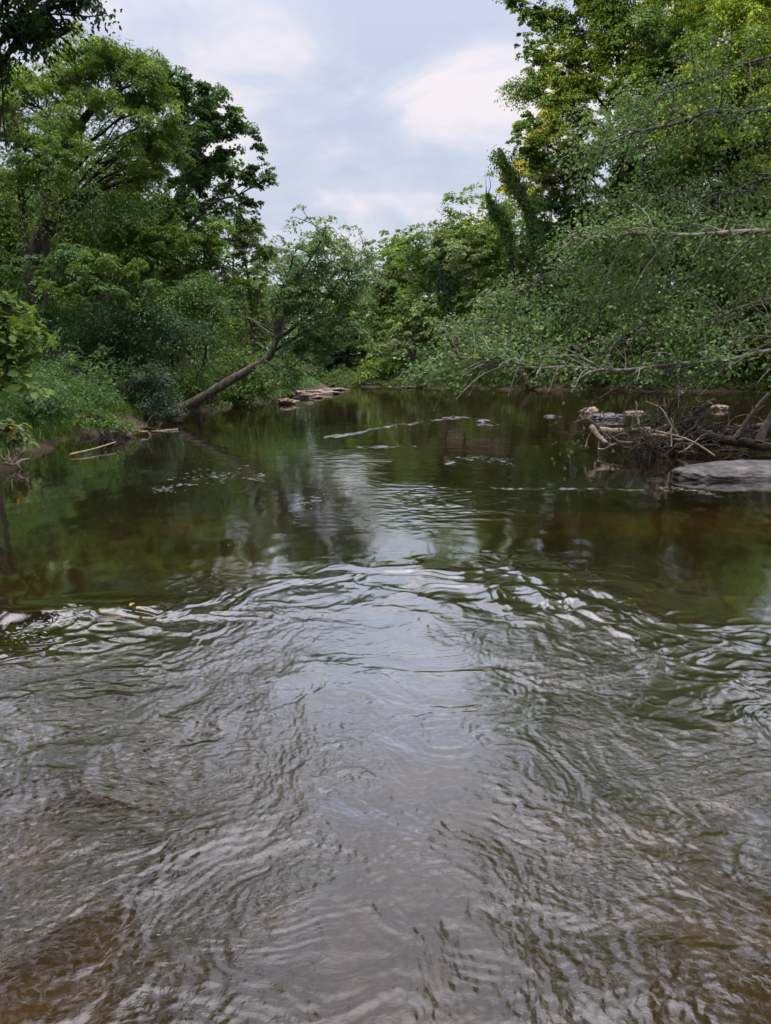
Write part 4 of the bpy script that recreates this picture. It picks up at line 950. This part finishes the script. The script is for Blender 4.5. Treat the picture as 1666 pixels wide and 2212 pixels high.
def root_wad(name, label, c, rad, n, mats, cat='root wad', up=.5, sticks=0):
    root = empty(name, tuple(c), label, cat); bpy.context.view_layer.update()
    c = np.array(c)
    core = Tubes(); th = Tubes()
    for k in range(n):
        a = c + R.normal(size=3) * rad * .35
        d = unit(R.normal(size=3) * [1, .7, .8] + [0, -.2, .1])
        l = R.uniform(.35, 1.1) * rad[0]
        P = [a]
        for q in range(5):
            d = unit(d + R.normal(size=3) * .27 + [0, 0, -.07]); P.append(P[-1] + d * l / 5)
        r = R.choice([.007, .012, .022, .04], p=[.45, .33, .16, .06])
        (core if r > .025 and n > 150 else th).add(spline(P, 10), np.linspace(r, r * .25, 10), 5, .1)
    if sticks:
        sk = Tubes()
        for k in range(sticks):
            a = c + R.normal(size=3) * rad * [.8, .5, .5]; d = unit(R.normal(size=3) * [1, .8, .55] + [0, 0, .2]); l = R.uniform(.5, 1.5) * rad[0]
            P = wob(spline([a - d * l * .4, a + d * l * .2, a + d * l * .6], 12), .10, 2); r = R.choice([.009, .018, .034], p=[.4, .38, .22])
            P[:, 2] = np.maximum(P[:, 2], -.05)
            sk.add(P, np.linspace(r, r * .4, 12), 5, .1)
            for z_ in range(2):
                j = R.integers(3, 10); sk.add(spline([P[j], P[j] + unit(d + R.normal(size=3) * .7) * .25], 4), np.linspace(r * .5, .003, 4), 4, cap=False)
        sk.build('sticks', mats[2] if len(mats) > 2 else mats[1], root)
    if core.V: core.build('thick_roots', mats[0], root)
    th.build('thin_roots', mats[1], root)
    return root
c = PX(1450, 915, 14.6); root_wad('root_wad', 'dark tangled root mass of an uprooted tree heaped on the shoal at right', (c[0], c[1], .32), np.array([.95, .55, .42]), 210, (ROOT, ROOT, BARK), sticks=34)
c = PX(1400, 945, 13.6); root_wad('root_wad', 'brown drooping root clump in the water in front of the dark root mass', (c[0], c[1], .22), np.array([.6, .4, .32]), 130, (ROOT, BARK, DRIFT), sticks=16)
c = PX(1540, 930, 14.8); root_wad('root_wad', 'loose dark brush heap between the root mass and the right edge', (c[0], c[1], .25), np.array([1.2, .6, .3]), 80, (ROOT, ROOT, BARK), sticks=40)
c = WT(1050, 836); root_wad('brush_pile', 'pale heap of dead sticks at the waterline of the far right bank', (c[0], c[1], .4), np.array([1.3, .8, .6]), 160, (DRIFT, DRIFT), 'brush pile')
c = WT(275, 940); root_wad('brush_pile', 'pale twigs piled at the end of the left mud bank', (c[0], c[1] - .1, .12), np.array([.7, .4, .25]), 60, (DRIFT, DRIFT), 'brush pile')
c = WT(235, 958); root_wad('brush_pile', 'dark rotten driftwood clump in the water off the left mud bank', (c[0], c[1], .06), np.array([.45, .3, .15]), 110, (ROOT, ROOT), 'brush pile')
c = WT(265, 948); log('driftwood_log', 'broken brown log piece on the left mud bank', [(232, 935, 17.6), (262, 938, 17.5), (285, 943, 17.4)], .11, DRIFT, 2)
log('fallen_branch', 'thin pale branch lying in the water along the left mud bank', [(150, 982, 13.5), (200, 970, 14.2), (250, 955, 15.2)], .02, DRIFTT, 1, cat='branch')
log('driftwood_log', 'short dark log with stubs floating right of the left twig pile', [(325, 934, 19.5), (355, 930, 19.6), (385, 928, 19.8)], .04, DRIFT, 4)
c = WT(10, 1012); root_wad('brush_pile', 'small knot of roots at the lower left corner of the bank', (c[0], c[1], .08), np.array([.35, .3, .15]), 60, (ROOT, DRIFT), 'brush pile')

# ------------------------------------------------------------------ floating things
k = 190
px = R.uniform(60, 640, k); py = R.uniform(1020, 1260, k)
Q = np.array([WT(a, b) for a, b in zip(px, py)])
hz, _ = water_h(Q[:, 0], Q[:, 1]); Q[:, 2] = hz + .003
V = []; Fc = []
for i in range(k):
    a = np.arange(7) * 2 * np.pi / 7; r = R.uniform(.002, .0042)
    base = len(V) * 1
    ring = Q[i] + np.stack([np.cos(a) * r * R.uniform(.8, 1.6), np.sin(a) * r, np.zeros(7)], -1)
    V.append(ring); 
V = np.concatenate(V); Fc = np.arange(len(V)).reshape(-1, 7)
tag(npmesh('foam_flecks', V, [Fc], FOAM), 'tiny white foam flecks drifting on the calm dark water', 'foam', None, 'stuff')
V = []  # pale flecks: broken-water foam plus painted glints of sky
for pts, w_, k_ in [([(330, 1060), (400, 1042), (470, 1030), (570, 1026)], 16, 380), ([(715, 946), (760, 938), (830, 922), (900, 914), (960, 906)], 2.2, 420), ([(960, 905), (985, 905), (1012, 904)], 1.5, 60), ([(1015, 918), (1045, 920), (1085, 916)], 2, 50), ([(1420, 1054), (1480, 1058), (1540, 1066), (1600, 1080)], 5, 200), ([(960, 995), (1040, 990), (1110, 997)], 10, 200), ([(770, 975), (830, 966), (900, 962)], 3, 120), ([(1180, 902), (1260, 898), (1400, 890)], 2, 60), ([(10, 1385), (90, 1350), (150, 1325), (190, 1318)], 26, 260), ([(640, 1085), (700, 1075), (790, 1070)], 22, 200)]:
    pts = np.array(pts, float)
    t = R.random(k_) * (len(pts) - 1)
    fx = np.interp(t, np.arange(len(pts)), pts[:, 0]); fy = np.interp(t, np.arange(len(pts)), pts[:, 1]) + R.normal(size=k_) * w_ * .5
    Q = np.array([WT(a_, b_) for a_, b_ in zip(fx, fy)]); keep = (pn(Q[:, 0] * 2.5, Q[:, 1] * 1.6, 81) > -.05) & (R.random(k_) < .55)
    Q = Q[keep]; hz, _ = water_h(Q[:, 0], Q[:, 1]); Q[:, 2] = hz + .004
    for q in Q:
        a_ = np.arange(8) * 2 * np.pi / 8; sc = np.hypot(q[0], q[1]) / 10
        r_ = R.uniform(.003, .0075) * sc * R.uniform(.6, 1.4, 8); el = R.uniform(2, 6); th_ = R.normal() * .25
        u_, v_ = np.cos(a_) * r_ * el, np.sin(a_) * r_ * 1.2
        V.append(q + np.stack([u_ * np.cos(th_) - v_ * np.sin(th_), u_ * np.sin(th_) + v_ * np.cos(th_), np.zeros(8)], -1))
V = np.concatenate(V)
tag(npmesh('riffle_foam_glints', V, [np.arange(len(V)).reshape(-1, 8)], FOAM), 'broken white foam and painted sky glints along the riffle lines where water crosses stones', 'foam', None, 'stuff')
for (x, y, lab, col) in [(285, 1305, 'yellow fallen leaf on the right of the wet rock', (.3, .2, .06)), (300, 1312, 'pale yellow leaf at the right tip of the wet rock', (.36, .28, .13)), (220, 1316, 'orange-brown leaf on the left of the wet rock', (.26, .13, .045))]:
    c = WT(x, y, .06); A = R.normal(size=(1, 3)) * [1, 1, .1]
    V, f = leaf_verts(c[None], A, np.array([[0, -.2, 1.]]), np.array([.052]), np.array([.032]), True)
    mm = mat_noise('fallen_leaf', [tuple(np.array(col) * .8), col], 30, bump=.05, rough=.5)
    tag(npmesh('fallen_leaf', V, [f], mm), lab, 'leaf', 'fallen leaves on the wet rock')

# ------------------------------------------------------------------ light
wld = bpy.data.worlds.new('World'); SC.world = wld; wld.use_nodes = True
nt = wld.node_tree; nt.nodes.clear(); L = nt.links
rot = math.atan2(SDIR[0], SDIR[1])
sky = N(nt, 'ShaderNodeTexSky', sky_type='NISHITA'); sky.sun_disc = False; sky.sun_elevation = SUN_EL; sky.sun_rotation = rot
tc = N(nt, 'ShaderNodeTexCoord'); sx = N(nt, 'ShaderNodeSeparateXYZ'); L.new(tc.outputs['Generated'], sx.inputs[0])
zz = N(nt, 'ShaderNodeMath', operation='MAXIMUM'); zz.inputs[1].default_value = 0.0; L.new(sx.outputs['Z'], zz.inputs[0])
za = N(nt, 'ShaderNodeMath', operation='ADD'); za.inputs[1].default_value = .22; L.new(zz.outputs[0], za.inputs[0])
dv = N(nt, 'ShaderNodeVectorMath', operation='DIVIDE'); cb = N(nt, 'ShaderNodeCombineXYZ')
for i in range(3): L.new(za.outputs[0], cb.inputs[i])
L.new(tc.outputs['Generated'], dv.inputs[0]); L.new(cb.outputs[0], dv.inputs[1])
mp = N(nt, 'ShaderNodeMapping'); mp.inputs['Location'].default_value = (3.1, 1.4, 0); mp.inputs['Scale'].default_value = (1, 1, 0); L.new(dv.outputs[0], mp.inputs[0])
n1 = N(nt, 'ShaderNodeTexNoise'); n1.inputs['Scale'].default_value = 2.1; n1.inputs['Detail'].default_value = 8; n1.inputs['Roughness'].default_value = .55; n1.inputs['Distortion'].default_value = .5
L.new(mp.outputs[0], n1.inputs['Vector'])
cr = N(nt, 'ShaderNodeValToRGB'); e = cr.color_ramp.elements
K = 1.0
e[0].position = .40; e[0].color = (4.2 * K, 4.5 * K, 5.75 * K, 1); e[1].position = .63; e[1].color = (6.9 * K, 6.35 * K, 6.65 * K, 1)
e2 = e.new(.5); e2.color = (4.9 * K, 5.1 * K, 6.15 * K, 1)
L.new(n1.outputs[0], cr.inputs[0])
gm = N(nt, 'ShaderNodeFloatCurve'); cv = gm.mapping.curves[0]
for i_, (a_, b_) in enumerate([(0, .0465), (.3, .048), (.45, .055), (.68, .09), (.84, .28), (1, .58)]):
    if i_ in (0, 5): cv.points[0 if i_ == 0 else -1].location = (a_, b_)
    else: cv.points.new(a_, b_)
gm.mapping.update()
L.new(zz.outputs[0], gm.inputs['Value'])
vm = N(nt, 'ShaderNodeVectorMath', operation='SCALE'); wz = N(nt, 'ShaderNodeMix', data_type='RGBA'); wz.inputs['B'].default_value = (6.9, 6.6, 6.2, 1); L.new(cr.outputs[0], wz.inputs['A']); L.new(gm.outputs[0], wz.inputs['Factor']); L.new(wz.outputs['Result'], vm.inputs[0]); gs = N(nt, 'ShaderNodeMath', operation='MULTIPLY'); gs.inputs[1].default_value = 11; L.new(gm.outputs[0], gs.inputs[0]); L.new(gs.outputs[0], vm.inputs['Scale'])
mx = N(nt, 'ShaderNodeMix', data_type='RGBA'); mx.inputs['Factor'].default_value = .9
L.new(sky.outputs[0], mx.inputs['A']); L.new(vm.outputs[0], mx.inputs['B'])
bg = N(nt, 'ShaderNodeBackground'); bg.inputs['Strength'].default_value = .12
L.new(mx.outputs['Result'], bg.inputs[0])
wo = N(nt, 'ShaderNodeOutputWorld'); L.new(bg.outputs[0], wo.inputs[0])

sd = bpy.data.lights.new('sun', 'SUN'); sd.energy = 5.0; sd.angle = math.radians(.6); sd.color = (1, .78, .42)
so = bpy.data.objects.new('sun', sd); C.objects.link(so)
from mathutils import Vector
S = Vector((SDIR[0] * math.cos(SUN_EL), SDIR[1] * math.cos(SUN_EL), math.sin(SUN_EL)))
so.rotation_euler = (-S).to_track_quat('-Z', 'Y').to_euler(); so.location = (0, 0, 40)

# ------------------------------------------------------------------ camera
cd = bpy.data.cameras.new('camera'); co = bpy.data.objects.new('camera', cd); C.objects.link(co)
co.location = (0, 0, H); co.rotation_euler = (math.pi / 2 - TH, 0, 0)
cd.sensor_fit = 'VERTICAL'; cd.sensor_height = 24; cd.lens = 24 * F / 2212; cd.clip_end = 2000; cd.clip_start = .05
SC.camera = co
SC.view_settings.view_transform = 'Standard'; SC.view_settings.look = 'None'; SC.view_settings.exposure = 1.15; SC.view_settings.gamma = 1
SC.cycles.max_bounces = 7; SC.cycles.diffuse_bounces = 3; SC.cycles.glossy_bounces = 3; SC.cycles.transmission_bounces = 4; SC.cycles.transparent_max_bounces = 6
SC.cycles.caustics_reflective = False; SC.cycles.caustics_refractive = False
SC.cycles.use_denoising = True
print('polys', sum(len(o.data.polygons) for o in C.objects if o.type == 'MESH'))
